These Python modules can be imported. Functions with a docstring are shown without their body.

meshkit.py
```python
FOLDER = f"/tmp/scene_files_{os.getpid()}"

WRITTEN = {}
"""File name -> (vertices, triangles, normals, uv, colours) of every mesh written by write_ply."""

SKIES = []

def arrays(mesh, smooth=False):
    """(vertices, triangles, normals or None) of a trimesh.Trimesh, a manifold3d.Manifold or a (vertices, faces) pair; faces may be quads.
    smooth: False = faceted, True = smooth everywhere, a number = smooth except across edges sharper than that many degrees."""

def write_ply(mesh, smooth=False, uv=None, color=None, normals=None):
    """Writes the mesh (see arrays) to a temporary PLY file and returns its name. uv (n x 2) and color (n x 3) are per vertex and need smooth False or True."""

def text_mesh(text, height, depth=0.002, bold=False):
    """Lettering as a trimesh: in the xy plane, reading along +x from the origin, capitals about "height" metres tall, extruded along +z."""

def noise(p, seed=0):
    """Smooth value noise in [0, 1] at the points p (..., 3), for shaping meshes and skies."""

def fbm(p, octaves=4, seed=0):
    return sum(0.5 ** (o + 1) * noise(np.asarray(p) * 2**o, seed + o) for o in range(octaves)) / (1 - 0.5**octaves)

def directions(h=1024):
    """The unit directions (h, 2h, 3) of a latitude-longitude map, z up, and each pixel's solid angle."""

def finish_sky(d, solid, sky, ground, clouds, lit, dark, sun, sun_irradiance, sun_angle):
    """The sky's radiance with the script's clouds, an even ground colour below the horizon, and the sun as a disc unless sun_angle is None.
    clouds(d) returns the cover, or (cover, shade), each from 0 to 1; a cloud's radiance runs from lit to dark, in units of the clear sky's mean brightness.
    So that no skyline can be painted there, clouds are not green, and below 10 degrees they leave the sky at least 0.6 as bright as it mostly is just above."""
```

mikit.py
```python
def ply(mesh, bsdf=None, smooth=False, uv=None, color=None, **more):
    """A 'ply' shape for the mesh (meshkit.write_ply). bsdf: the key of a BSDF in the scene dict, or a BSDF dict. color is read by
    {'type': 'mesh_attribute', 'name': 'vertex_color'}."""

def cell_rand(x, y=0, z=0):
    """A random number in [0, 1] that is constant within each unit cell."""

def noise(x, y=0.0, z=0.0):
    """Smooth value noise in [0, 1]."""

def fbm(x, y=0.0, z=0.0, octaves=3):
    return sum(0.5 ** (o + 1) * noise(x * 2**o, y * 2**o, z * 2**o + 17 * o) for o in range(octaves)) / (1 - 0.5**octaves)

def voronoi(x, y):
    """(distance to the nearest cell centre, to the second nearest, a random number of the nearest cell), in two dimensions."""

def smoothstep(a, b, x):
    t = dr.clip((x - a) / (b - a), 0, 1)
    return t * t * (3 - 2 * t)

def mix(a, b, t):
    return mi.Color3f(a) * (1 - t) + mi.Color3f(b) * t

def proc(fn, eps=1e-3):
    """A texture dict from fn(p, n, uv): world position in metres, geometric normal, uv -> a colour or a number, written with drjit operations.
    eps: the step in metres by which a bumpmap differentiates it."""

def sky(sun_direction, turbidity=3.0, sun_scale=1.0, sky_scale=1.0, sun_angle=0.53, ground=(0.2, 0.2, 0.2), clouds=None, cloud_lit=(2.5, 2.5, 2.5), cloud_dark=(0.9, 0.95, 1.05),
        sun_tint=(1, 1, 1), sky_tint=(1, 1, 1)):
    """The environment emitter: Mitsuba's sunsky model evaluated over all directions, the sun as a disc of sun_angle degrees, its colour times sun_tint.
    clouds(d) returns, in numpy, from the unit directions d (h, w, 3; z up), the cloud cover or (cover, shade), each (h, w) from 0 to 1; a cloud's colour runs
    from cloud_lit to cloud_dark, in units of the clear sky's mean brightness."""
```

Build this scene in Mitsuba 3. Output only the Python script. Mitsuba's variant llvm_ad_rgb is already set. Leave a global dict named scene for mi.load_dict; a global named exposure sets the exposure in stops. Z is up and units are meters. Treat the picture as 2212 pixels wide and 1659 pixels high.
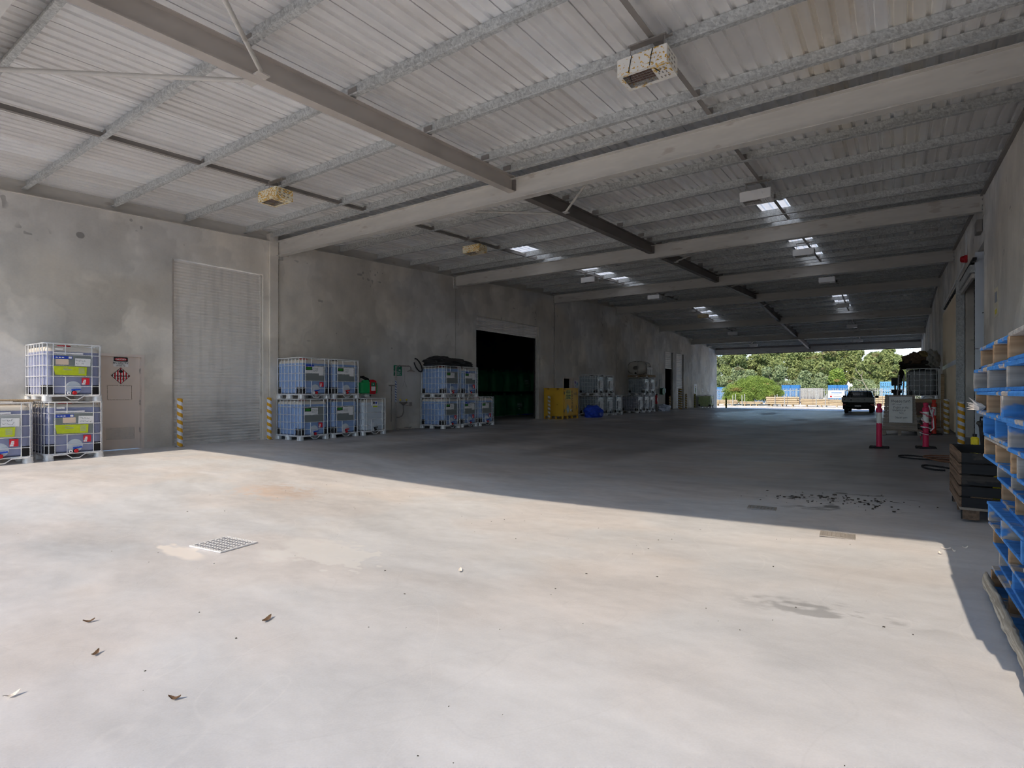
import math, random
import numpy as np, trimesh, manifold3d, drjit as dr, mitsuba as mi, mikit, meshkit
from mikit import noise, fbm, voronoi, cell_rand, smoothstep, mix
from shapely.geometry import Polygon, box as sbox
from shapely.ops import unary_union
from shapely import affinity

rng = np.random.default_rng(7)
T = mi.ScalarTransform4f
scene, labels = {}, {}

# ------------------------------------------------------------------ camera, sky, sun, exposure
YAW = 0.606
CS, SN = math.cos(YAW), math.sin(YAW)
FPX = 1197.15
scene['camera'] = {'type': 'perspective', 'fov_axis': 'x', 'fov': math.degrees(2 * math.atan(1106 / FPX)), 'near_clip': 0.05, 'far_clip': 2000.0,
                   'principal_point_offset_y': -(846.65 - 829.5) / 1659,
                   'to_world': T().look_at(origin=[0, 0, 1.35], target=[-SN, CS, 1.35], up=[0, 0, 1])}
SUN_EL, SUN_AZ = math.radians(40.0), 0.06
SUN = (SUN_AZ * math.cos(SUN_EL), -math.cos(SUN_EL), math.sin(SUN_EL))


def cloud_cover(d):
    q = d / np.maximum(d[..., 2:] + 0.35, 0.05)
    n = meshkit.fbm(np.stack([q[..., 0] * 1.5, q[..., 1] * 1.5, d[..., 2] * 0 + 3.0], -1), 4, 5)
    return np.clip((n - 0.5) * 2.5, 0, 0.8) * np.clip(1.2 - d[..., 2], 0, 1)


scene['sky'] = mikit.sky(SUN, turbidity=3.0, sun_scale=1.0, sky_scale=2.3, sun_tint=(0.94, 0.98, 1.07), sky_tint=(0.97, 0.99, 1.02), ground=(0.36, 0.35, 0.33), clouds=cloud_cover)
exposure = 1.3

# ------------------------------------------------------------------ helpers
XL, XR = -14.75, 1.72
R1Y, BAY = 9.36, 7.895
RAFTER_Y = [R1Y + BAY * k for k in range(-1, 7)]      # portal beams, front edge first
RIDGE_Y, END_Y, FRONT_Y = 33.05, 57.3, 0.75


def rafter_z(y):
    """Underside of the portal beams: the roof climbs to the ridge and falls behind it."""
    return 5.28 + 0.0452 * (y - R1Y) if y < RIDGE_Y else 6.351 - 0.0541 * (y - RIDGE_Y)


def ground_z(x, y):
    """The slab dishes towards the drains and falls away outside the far end."""
    x, y = np.asarray(x, float), np.asarray(y, float)
    t = np.clip(1 - np.abs(x + 5.0) / 7.6, 0, 1)
    dish = 0.17 * t * t * (3 - 2 * t)
    s = np.clip((y - 46) / 18, 0, 1)
    return -dish * (1 - s) - 0.42 * s * s * (3 - 2 * s) * 1.0


GZ = lambda x, y: float(ground_z(x, y))


class MB:
    """Collects pieces of one part."""

    def __init__(self):
        self.v, self.f, self.n = [], [], 0

    def add(self, v, f):
        v, f = np.asarray(v, float), np.asarray(f, int)
        if f.shape[1] == 4:
            f = np.vstack([f[:, [0, 1, 2]], f[:, [0, 2, 3]]])
        self.v.append(v); self.f.append(f + self.n); self.n += len(v)
        return self

    def mesh(self, m):
        if hasattr(m, 'to_mesh'):
            k = m.to_mesh(); return self.add(k.vert_properties[:, :3], k.tri_verts)
        return self.add(m.vertices, m.faces)

    def box(self, x0, x1, y0, y1, z0, z1):
        v = [[x, y, z] for x in (x0, x1) for y in (y0, y1) for z in (z0, z1)]
        f = [[0, 1, 3, 2], [4, 6, 7, 5], [0, 4, 5, 1], [2, 3, 7, 6], [0, 2, 6, 4], [1, 5, 7, 3]]
        return self.add(v, f)

    def obox(self, c, ax, ay, az):
        """Box from its centre and three half-axis vectors."""
        c, ax, ay, az = (np.asarray(q, float) for q in (c, ax, ay, az))
        v = [c + i * ax + j * ay + k * az for i in (-1, 1) for j in (-1, 1) for k in (-1, 1)]
        f = [[0, 1, 3, 2], [4, 6, 7, 5], [0, 4, 5, 1], [2, 3, 7, 6], [0, 2, 6, 4], [1, 5, 7, 3]]
        if np.dot(np.cross(ax, ay), az) < 0:
            f = [q[::-1] for q in f]
        return self.add(v, f)

    def bevel(self, x0, x1, y0, y1, z0, z1, r=0.01):
        """Box with chamfered edges."""
        pts = []
        for x, sx in ((x0, 1), (x1, -1)):
            for y, sy in ((y0, 1), (y1, -1)):
                for z, sz in ((z0, 1), (z1, -1)):
                    pts += [[x, y + sy * r, z + sz * r], [x + sx * r, y, z + sz * r], [x + sx * r, y + sy * r, z]]
        return self.mesh(manifold3d.Manifold.hull_points(np.array(pts, np.float32)))

    def tube(self, pts, r, sides=8, closed=False):
        p = np.asarray(pts, float)
        r = np.broadcast_to(np.asarray(r, float), (len(p),))
        if closed:
            t = np.roll(p, -1, 0) - np.roll(p, 1, 0)
        else:
            t = np.gradient(p, axis=0)
        t = t / (np.linalg.norm(t, axis=1, keepdims=True) + 1e-12)
        ref = np.array([0, 0, 1.0]) if abs(t[0, 2]) < 0.9 else np.array([1.0, 0, 0])
        a = np.cross(t[0], ref); a /= np.linalg.norm(a)
        A = []
        for k in range(len(p)):
            a = a - t[k] * np.dot(a, t[k]); a /= np.linalg.norm(a) + 1e-12
            A.append(a)
        A = np.array(A); Bv = np.cross(t, A)
        ang = np.arange(sides) * 2 * np.pi / sides
        v = p[:, None] + r[:, None, None] * (np.cos(ang)[None, :, None] * A[:, None] + np.sin(ang)[None, :, None] * Bv[:, None])
        n = len(p)
        f = []
        for i in range(n if closed else n - 1):
            i2 = (i + 1) % n
            for j in range(sides):
                j2 = (j + 1) % sides
                f.append([i * sides + j, i * sides + j2, i2 * sides + j2, i2 * sides + j])
        f = [[q[0], q[1], q[2]] for q in f] + [[q[0], q[2], q[3]] for q in f]
        if not closed:
            for j in range(1, sides - 1):
                f.append([0, j + 1, j]); e = (n - 1) * sides; f.append([e, e + j, e + j + 1])
        return self.add(v.reshape(-1, 3), f)

    def lathe(self, prof, c=(0, 0, 0), axis='z', sides=20):
        """Profile [(radius, height)] turned about an axis through c."""
        prof = np.asarray(prof, float)
        ang = np.arange(sides) * 2 * np.pi / sides
        v = np.stack([prof[:, 0:1] * np.cos(ang), prof[:, 0:1] * np.sin(ang), np.repeat(prof[:, 1:2], sides, 1)], -1).reshape(-1, 3)
        f = []
        for i in range(len(prof) - 1):
            for j in range(sides):
                j2 = (j + 1) % sides
                f += [[i * sides + j, i * sides + j2, (i + 1) * sides + j2], [i * sides + j, (i + 1) * sides + j2, (i + 1) * sides + j]]
        if axis == 'x': v = v[:, [2, 0, 1]]
        if axis == 'y': v = v[:, [1, 2, 0]]
        return self.add(v + np.asarray(c, float), f)

    def sweep(self, poly, p0, p1, up=(0, 0, 1)):
        """2-D outline (x = sideways, y = up) extruded from p0 to p1."""
        p0, p1, up = (np.asarray(q, float) for q in (p0, p1, up))
        d = (p1 - p0) / np.linalg.norm(p1 - p0)
        s = np.cross(d, up); s /= np.linalg.norm(s); u = np.cross(s, d)
        pl = np.asarray(poly, float)
        if Polygon(pl).exterior.is_ccw: pl = pl[::-1]
        n = len(pl)
        ring = pl[:, 0:1] * s + pl[:, 1:2] * u
        f = [[i, i + n, (i + 1) % n + n] for i in range(n)] + [[i, (i + 1) % n + n, (i + 1) % n] for i in range(n)]
        tv, tf = trimesh.creation.triangulate_polygon(Polygon(pl), engine='earcut')
        # match triangulation vertices to the ring
        idx = [int(np.argmin(((pl - q) ** 2).sum(1))) for q in tv]
        for a, b, c in tf:
            a, b, c = idx[a], idx[b], idx[c]
            f.append([a, b, c]); f.append([a + n, c + n, b + n])
        return self.add(np.vstack([p0 + ring, p1 + ring]), f)

    def build(self):
        return trimesh.Trimesh(np.vstack(self.v), np.vstack(self.f), process=False)


def placed(m, o, right, up):
    """A mesh drawn in xy (facing +z) put on a wall: origin, reading direction, up."""
    o, right, up = (np.asarray(q, float) for q in (o, right, up))
    nrm = np.cross(right, up)
    v = m.vertices
    return trimesh.Trimesh(o + v[:, 0:1] * right + v[:, 1:2] * up + v[:, 2:3] * nrm, m.faces, process=False)


def text(s, h, o, right, up, center=True, bold=False, depth=0.002, squeeze=1.0):
    m = meshkit.text_mesh(s, h, depth, bold)
    m.vertices[:, 0] *= squeeze
    if center: m.vertices[:, 0] -= m.bounds[:, 0].mean()
    return placed(m, o, right, up)


def flat(poly, depth, o, right, up):
    """A shapely outline as a thin plate on a wall."""
    g = [trimesh.creation.extrude_polygon(p, depth, engine='earcut') for p in getattr(poly, 'geoms', [poly])]
    return placed(trimesh.util.concatenate(g), o, right, up)


def numbered(name, parent=None):
    base = (parent + '__' if parent else '') + name
    taken = lambda k: k in scene or k in labels or k in ROOTS
    if not taken(base): return base
    i = 1
    while taken(f'{base}_{i:03d}'): i += 1
    return f'{base}_{i:03d}'


ROOTS = set()


def mesh_of(m):
    return m.build() if isinstance(m, MB) else (trimesh.util.concatenate(m) if isinstance(m, list) else m)


def obj(name, m, mat, parent=None, smooth=False, label=None, cat=None, group=None, kind=None, **kw):
    key = numbered(name, parent)
    d = m if isinstance(m, dict) else mikit.ply(mesh_of(m), mat, smooth=smooth, **kw)
    scene[key] = d
    tag(key, label, cat, group, kind)
    return key


def tag(key, label=None, cat=None, group=None, kind=None):
    e = {k: v for k, v in (('label', label), ('category', cat), ('group', group), ('kind', kind)) if v}
    if e: labels.setdefault(key, {}).update(e)
    return key


def thing(name, label, cat, group=None, kind=None):
    key = numbered(name); ROOTS.add(key)
    return tag(key, label, cat, group, kind)


def moved(key, root, new, Tm):
    """Copies all entries of thing root to thing new under the transform."""
    for k in [k for k in scene if k == root or k.startswith(root + '__')]:
        d = dict(scene[k]); d['to_world'] = Tm @ d.get('to_world', T())
        scene[new + k[len(root):]] = d
        if k in labels and k != root: labels[new + k[len(root):]] = dict(labels[k])


# ------------------------------------------------------------------ materials
def bs(key, color, rough=0.6, spec=0.3, metal=0.0, bump=None, bump_scale=0.0, **kw):
    c = color if isinstance(color, dict) else {'type': 'rgb', 'value': list(color)}
    m = {'type': 'principled', 'base_color': c, 'roughness': rough, 'specular': spec, 'metallic': metal, **kw}
    if bump is not None:
        m = {'type': 'bumpmap', 'arbitrary': {'type': 'proc', **{k: v for k, v in bump.items() if k != 'type'}}, 'scale': bump_scale, 'bsdf': m}
    scene[key] = {'type': 'twosided', 'bsdf': m}
    return key


def tone(c, a=0.15, sc=3.0, sc2=None):
    """Colour with soft mottling."""
    def fn(p, n, uv):
        t = fbm(p.x * sc, p.y * sc, p.z * (sc2 or sc), 3)
        return mi.Color3f(c) * (1 - a + 2 * a * t)
    return mikit.proc(fn)


def f_floor(p, n, uv):
    x, y = p.x, p.y
    wx, wy = x + 0.8 * fbm(x * 0.5, y * 0.5, 1.0), y + 0.8 * fbm(x * 0.5, y * 0.5, 9.0)
    a = fbm(wx * 0.33, wy * 0.8, 2.0, 4)          # large trowel clouds, drawn out along x
    b = fbm(wx * 1.6, wy * 3.8, 5.0, 4)
    c = fbm(x * 9.0, y * 14.0, 3.0, 3)
    g = noise(x * 160.0, y * 160.0, 1.0)
    v = 0.60 + 0.22 * (a - 0.5) + 0.16 * (b - 0.5) + 0.07 * (c - 0.5) + 0.03 * (g - 0.5)
    col = mix((0.995, 0.955, 0.945), (0.955, 0.96, 0.985), smoothstep(0.35, 0.65, fbm(wx * 0.7, wy * 0.9, 14.0))) * v
    # ochre and rust stains
    st = smoothstep(0.57, 0.75, fbm(x * 0.55 + 3.3, y * 0.9, 21.0, 4))
    col = col * mix((1, 1, 1), (1.0, 0.93, 0.85), st * 0.32)
    r = dr.sqrt(dr.square((x + 7.55 + 0.5 * (b - 0.5)) / 0.95) + dr.square((y - 4.75 + 0.7 * (c - 0.5)) / 0.5))
    col = col * mix((1.0, 0.78, 0.62), (1, 1, 1), smoothstep(0.1, 1.1, r) * 0.7 + 0.3)
    # dark cracked patch
    r2 = dr.sqrt(dr.square((x + 0.35) / 0.75) + dr.square((y - 4.05 + 0.25 * (b - 0.5)) / 0.28))
    dk = (1 - smoothstep(0.3, 1.0, r2)) * smoothstep(0.42, 0.6, fbm(x * 5, y * 8, 31.0, 4))
    col = col * (1 - 0.35 * dk)
    # pale spill lips by the drain
    r3 = dr.sqrt(dr.square((x + 5.55 - 0.25 * (c - 0.5)) / 0.42) + dr.square((y - 2.55 + 0.3 * (b - 0.5)) / 0.14))
    col = mix((0.74, 0.69, 0.645), col, smoothstep(0.6, 1.05, r3 + 0.7 * (c - 0.5)))
    r4 = dr.sqrt(dr.square((x + 4.5 + 0.4 * (c - 0.5)) / 0.75) + dr.square((y - 3.3 + 0.5 * (b - 0.5)) / 0.42))
    col = mix((0.68, 0.67, 0.655), col, smoothstep(0.7, 0.95, r4 + 0.7 * (c - 0.5)) * 0.6 + 0.4)
    # fine scratches
    s1 = dr.abs(fbm(x * 0.9 + y * 0.5, y * 0.45 - x * 0.2, 40.0, 3) - 0.5)
    col = mix((0.86, 0.84, 0.82), col, smoothstep(0.0, 0.004, s1) * 0.09 + 0.91)
    s2 = dr.abs(fbm(x * 1.3 - y * 0.9 + 5, y * 0.8 + x * 0.7, 50.0, 2) - 0.52)
    col = col * (0.97 + 0.03 * smoothstep(0.0, 0.008, s2))
    # roof shade painted into the slab colour, plus blotchy tyre and oil grime
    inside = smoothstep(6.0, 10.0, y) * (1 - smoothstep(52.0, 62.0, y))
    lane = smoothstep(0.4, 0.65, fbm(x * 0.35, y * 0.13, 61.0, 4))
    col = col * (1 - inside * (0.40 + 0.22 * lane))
    oil = smoothstep(0.63, 0.72, fbm(x * 3.0, y * 6.0, 71.0, 3)) * (1 - smoothstep(0.4, 1.3, dr.sqrt(dr.square((x + 0.65) / 0.9) + dr.square((y - 8.4) / 0.9))))
    col = col * (1 - 0.75 * oil)
    return col


def f_floor_rough(p, n, uv):
    x, y = p.x, p.y
    wet = smoothstep(0.45, 0.6, fbm(x * 0.35, y * 0.12, 81.0, 3)) * smoothstep(18.0, 40.0, y)
    return 0.46 - 0.14 * wet + 0.12 * (fbm(x * 2.0, y * 2.0, 4.0) - 0.5)


def f_wall(p, n, uv):
    y, z = p.y + p.x * 0.7, p.z
    a = fbm(y * 0.55, z * 0.5, 3.0, 4)
    b = fbm(y * 2.3, z * 1.7, 7.0, 4)
    s = fbm(y * 5.0, z * 0.25, 11.0, 3)            # vertical streaks
    g = fbm(y * 40.0, z * 40.0, 2.0, 2)
    v = 0.69 + 0.30 * (a - 0.5) + 0.22 * (b - 0.5) + 0.06 * (s - 0.5) + 0.05 * (g - 0.5)
    e = fbm(y * 0.8 + 0.6 * b, z * 0.8, 17.0, 4)   # irregular stain contours
    v = v * (0.88 + 0.12 * smoothstep(0.44, 0.52, e))
    v = v * (1.0 + 0.10 * smoothstep(0.58, 0.63, e))
    pit = smoothstep(0.80, 0.86, noise(y * 9.3, z * 9.3, 5.0)) * smoothstep(0.80, 0.9, noise(y * 1.7, z * 1.7, 9.0))
    col = mix((1.0, 0.93, 0.82), (0.95, 0.945, 0.92), smoothstep(0.35, 0.7, fbm(y * 0.4, z * 0.6, 27.0, 3)) * 0.7) * v
    col = col * (1 - 0.35 * pit)
    d = dr.sqrt(dr.square((y - (4.61 - 10.325)) / 0.09) + dr.square((z - 4.80) / 0.08)) + 0.5 * (b - 0.5)
    return col * (0.55 + 0.45 * smoothstep(0.7, 0.9, d))


def f_wall_bump(p, n, uv):
    return fbm(p.y * 9.0 + p.x * 3.0, p.z * 9.0, 1.0, 4)


def f_galv(p, n, uv):
    k, _, r = voronoi(p.x * 26 + p.z * 9, p.y * 26 + p.z * 26)
    k2, _, r2 = voronoi(p.x * 55 + p.z * 13, p.y * 55 + p.z * 40)
    v = 0.51 + 0.16 * (r - 0.5) + 0.16 * (r2 - 0.5)
    return mi.Color3f(0.98, 1.0, 0.975) * v * (0.85 + 0.3 * fbm(p.x * 2, p.y * 2, p.z * 4))


def f_roof(p, n, uv):
    x, y = p.x, p.y
    sheet = cell_rand(dr.floor((x + 14.75) / 0.76), 3)
    band = cell_rand(dr.floor((x + 14.75) / 0.19), 8)
    v = 0.84 + 0.10 * (sheet - 0.5) + 0.05 * (band - 0.5) + 0.14 * (fbm(x * 6.0, y * 0.35, 2.0, 3) - 0.5)
    sp = smoothstep(0.68, 0.76, fbm(x * 7.0, y * 4.0, 12.0, 3)) * smoothstep(0.42, 0.6, fbm(x * 0.4, y * 0.4, 44.0))
    col = mix((1.0, 0.975, 0.945), (0.975, 0.98, 0.98), sheet) * v
    col = mix(col, (0.86, 0.84, 0.82), sp * 0.6)
    och = smoothstep(0.35, 0.65, fbm(x * 4.0, y * 0.3, 61.0, 3)) * smoothstep(-1.5, -0.9, x) * (1 - smoothstep(0.3, 0.9, x)) * (1 - smoothstep(9.0, 20.0, y))
    return col * mix((1, 1, 1), (0.98, 0.90, 0.76), och * 0.6)


def f_paint_steel(p, n, uv):
    v = 0.60 + 0.10 * (fbm(p.x * 1.3, p.y * 1.3, p.z * 9, 3) - 0.5) + 0.05 * (fbm(p.x * 7, p.y * 7, p.z * 20, 2) - 0.5)
    rust = smoothstep(0.66, 0.78, fbm(p.x * 2.5, p.y * 2.5, p.z * 6, 4))
    return mix(mi.Color3f(1.0, 0.955, 0.875) * v, (0.26, 0.19, 0.14), rust * 0.35)


def f_slat(p, n, uv):
    y, z = p.y, p.z
    v = 0.82 + 0.10 * (fbm(y * 1.2, z * 0.8, p.x) - 0.5)
    grime = smoothstep(0.42, 0.72, fbm(y * 9.0, z * 0.9, 5.0, 4))
    low = 1 - smoothstep(0.3, 1.5, z + 0.9 * (fbm(y * 1.3, z * 0.9, 3.0) - 0.5))
    sm = smoothstep(0.5, 0.66, fbm(y * 2.2, z * 14.0, 15.0, 4))
    return mi.Color3f(1.0, 0.95, 0.885) * v * (1 - 0.10 * grime) * (1 - 0.22 * low) * (1 - 0.18 * low * sm)


def wood(c, dark, sc=1.0, ax=0):
    def fn(p, n, uv):
        a, b, d = (p.x, p.y, p.z) if ax == 0 else (p.y, p.x, p.z)
        g = fbm(a * 1.5 * sc, b * 34 * sc, d * 34 * sc, 4)
        k = fbm(a * 0.7, b * 5, d * 5, 3)
        return mix(dark, c, smoothstep(0.25, 0.75, g) * 0.75 + 0.25 * k)
    return mikit.proc(fn)


def worn(c, bare, amount=0.6, sc=1.0):
    """Painted timber with the paint worn off in patches."""
    def fn(p, n, uv):
        t = smoothstep(amount - 0.05, amount + 0.05, fbm(p.x * 7 * sc, p.y * 7 * sc, p.z * 9 * sc, 4))
        g = fbm(p.x * 4, p.y * 30, p.z * 40, 3)
        return mix(mi.Color3f(c) * (0.7 + 0.6 * g), mi.Color3f(bare) * (0.6 + 0.8 * g), t)
    return mikit.proc(fn)


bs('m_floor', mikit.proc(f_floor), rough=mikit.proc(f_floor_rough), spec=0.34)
bs('m_yard', tone((0.60, 0.575, 0.545), 0.10, 0.3), rough=0.7)
bs('m_wall', mikit.proc(f_wall), rough=0.85, spec=0.15)
bs('m_wall_dark', tone((0.05, 0.05, 0.05), 0.1, 1.0), rough=0.9, spec=0.1)
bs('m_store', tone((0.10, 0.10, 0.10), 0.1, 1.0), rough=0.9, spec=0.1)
bs('m_galv', mikit.proc(f_galv), rough=0.5, spec=0.5, metal=0.1)
bs('m_roof', mikit.proc(f_roof), rough=0.42, spec=0.5, metal=0.1)
bs('m_beam', mikit.proc(f_paint_steel), rough=0.55)
bs('m_strut', tone((0.20, 0.18, 0.165), 0.18, 2.0), rough=0.5)
bs('m_strut_pale', tone((0.50, 0.455, 0.41), 0.18, 2.0), rough=0.5)
bs('m_slat', mikit.proc(f_slat), rough=0.5)
bs('m_bridging', tone((0.27, 0.25, 0.23), 0.2, 4.0), rough=0.6)
bs('m_tan', tone((0.74, 0.65, 0.585), 0.06, 1.5), rough=0.5)
bs('m_black', (0.015, 0.015, 0.017), rough=0.5)
bs('m_rubber', (0.02, 0.02, 0.022), rough=0.75)
bs('m_white', (0.82, 0.82, 0.82), rough=0.5)
bs('m_red', (0.55, 0.02, 0.03), rough=0.4)
bs('m_blue', (0.03, 0.09, 0.55), rough=0.4)
bs('m_green', (0.02, 0.22, 0.10), rough=0.45)
bs('m_yellow', (0.80, 0.62, 0.03), rough=0.45)
bs('m_steel', tone((0.55, 0.56, 0.57), 0.08, 9.0), rough=0.35, metal=0.6, spec=0.5)
scene['m_skylight'] = {'type': 'principledthin', 'base_color': {'type': 'rgb', 'value': [0.96, 0.97, 0.98]}, 'roughness': 0.6, 'diff_trans': 1.65, 'spec_trans': 0.0, 'eta': 1.3}

# ------------------------------------------------------------------ floor and ground
def grid_sheet(xs, ys, dz=0.0, zf=ground_z):
    X, Y = np.meshgrid(xs, ys, indexing='ij')
    v = np.stack([X, Y, zf(X, Y) + dz], -1).reshape(-1, 3)
    n = len(ys)
    i, j = np.meshgrid(np.arange(len(xs) - 1), np.arange(n - 1), indexing='ij')
    a = (i * n + j).ravel()
    return trimesh.Trimesh(v, np.vstack([np.stack([a, a + n, a + n + 1], 1), np.stack([a, a + n + 1, a + 1], 1)]), process=False)


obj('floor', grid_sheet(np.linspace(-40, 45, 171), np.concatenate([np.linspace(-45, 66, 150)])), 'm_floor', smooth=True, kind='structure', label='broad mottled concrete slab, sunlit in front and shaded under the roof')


def f_earth(p, n, uv):
    a = fbm(p.x * 0.5, p.y * 0.5, 2.0, 4)
    return mix((0.62, 0.58, 0.53), (0.50, 0.46, 0.40), smoothstep(0.4, 0.65, a))


bs('m_earth', mikit.proc(f_earth), rough=0.9, spec=0.1)
g = MB()
for a, b, c, d in ((-400, 400, 66, 600), (-400, -40, -400, 66), (45, 400, -400, 66), (-40, 45, -400, -45)):
    g.box(a, b, c, d, -0.9, -0.42 if c == 66 else -0.05)
obj('ground', g, 'm_earth', kind='structure', label='pale open ground around the shed')

# ------------------------------------------------------------------ concrete side walls in tall precast panels
def wall_panel(y0, y1, x0, x1, top, holes=(), bottom=-0.6):
    """A precast panel between y0 and y1 with rectangular openings (y0, y1, z0, z1)."""
    ring = [(y0, bottom), (y1, bottom), (y1, top(y1))]
    if y0 < RIDGE_Y < y1: ring.append((RIDGE_Y, top(RIDGE_Y)))
    ring.append((y0, top(y0)))
    p = Polygon(ring)
    for h in holes: p = p.difference(sbox(h[0], h[1], h[2], h[3]))
    m = trimesh.util.concatenate([trimesh.creation.extrude_polygon(q, x1 - x0, engine='earcut') for q in getattr(p, 'geoms', [p])])
    return trimesh.Trimesh(np.stack([x0 + m.vertices[:, 2], m.vertices[:, 0], m.vertices[:, 1]], 1), m.faces, process=False)


wall_top = lambda y: rafter_z(y) + 0.38
ROLLER1, OPEN2, DOOR1, DOOR3 = (6.50, 8.90, 4.68), (18.60, 23.66, 4.63), (4.86, 5.86, 2.22), (26.1, 27.15, 2.13)
D5A, D5B = (42.2, 44.05, 4.50), (44.85, 46.77, 4.51)
left_holes = {0: [(ROLLER1[0], -1, ROLLER1[1], ROLLER1[2]), (DOOR1[0], -1, DOOR1[1], DOOR1[2])], 2: [(OPEN2[0], -1, OPEN2[1], OPEN2[2])], 3: [(DOOR3[0], -1, DOOR3[1], DOOR3[2])],
              5: [(D5A[0], -1, D5A[1], D5A[2]), (D5B[0], -1, D5B[1], D5B[2])]}
tag('wall_left', 'long grey precast concrete wall on the left with roller doors', kind='structure'); ROOTS.add('wall_left')
tag('wall_right', 'grey precast concrete wall along the right side', kind='structure'); ROOTS.add('wall_right')
edges = [FRONT_Y] + RAFTER_Y[1:] + [END_Y]
edges[-1] = END_Y
for k in range(7):
    y0, y1 = edges[k] + (0.02 if k else 0), (edges[k + 1] if k < 6 else END_Y) - 0.02
    if k == 0: y1 = 9.06
    obj('panel', wall_panel(y0, y1, XL - 0.2, XL, wall_top, left_holes.get(k, ())), 'm_wall', 'wall_left')
    if k == 0:
        obj('column', wall_panel(9.07, 9.33, XL - 0.25, XL + 0.06, lambda y: rafter_z(y) + 0.62), 'm_wall', 'wall_left', label='narrow concrete pier between the roller door and the next panel')
    holes = [(17.0, -1, 21.5, 4.95)] if k == 2 else ()
    obj('panel', wall_panel(y0 if k else FRONT_Y, edges[k + 1] - 0.02 if k < 6 else END_Y, XR, XR + 0.2, wall_top, holes), 'm_wall', 'wall_right')
bk = MB().box(XL - 0.33, XL - 0.26, FRONT_Y, 4.8, -0.6, 5.2)
for a, b in ((5.9, 6.45), (8.95, 18.55), (23.7, 26.05), (27.2, 42.1), (46.8, END_Y)):
    bk.box(XL - 0.33, XL - 0.26, a, b, -0.6, 5.3)
bk.box(XR + 0.21, XR + 0.28, FRONT_Y, 17.4, -0.6, 5.2); bk.box(XR + 0.21, XR + 0.28, 21.6, END_Y, -0.6, 5.2)
obj('joint_backing', bk, 'm_wall_dark', 'wall_left', label='dark backing behind the panel joints')
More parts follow.
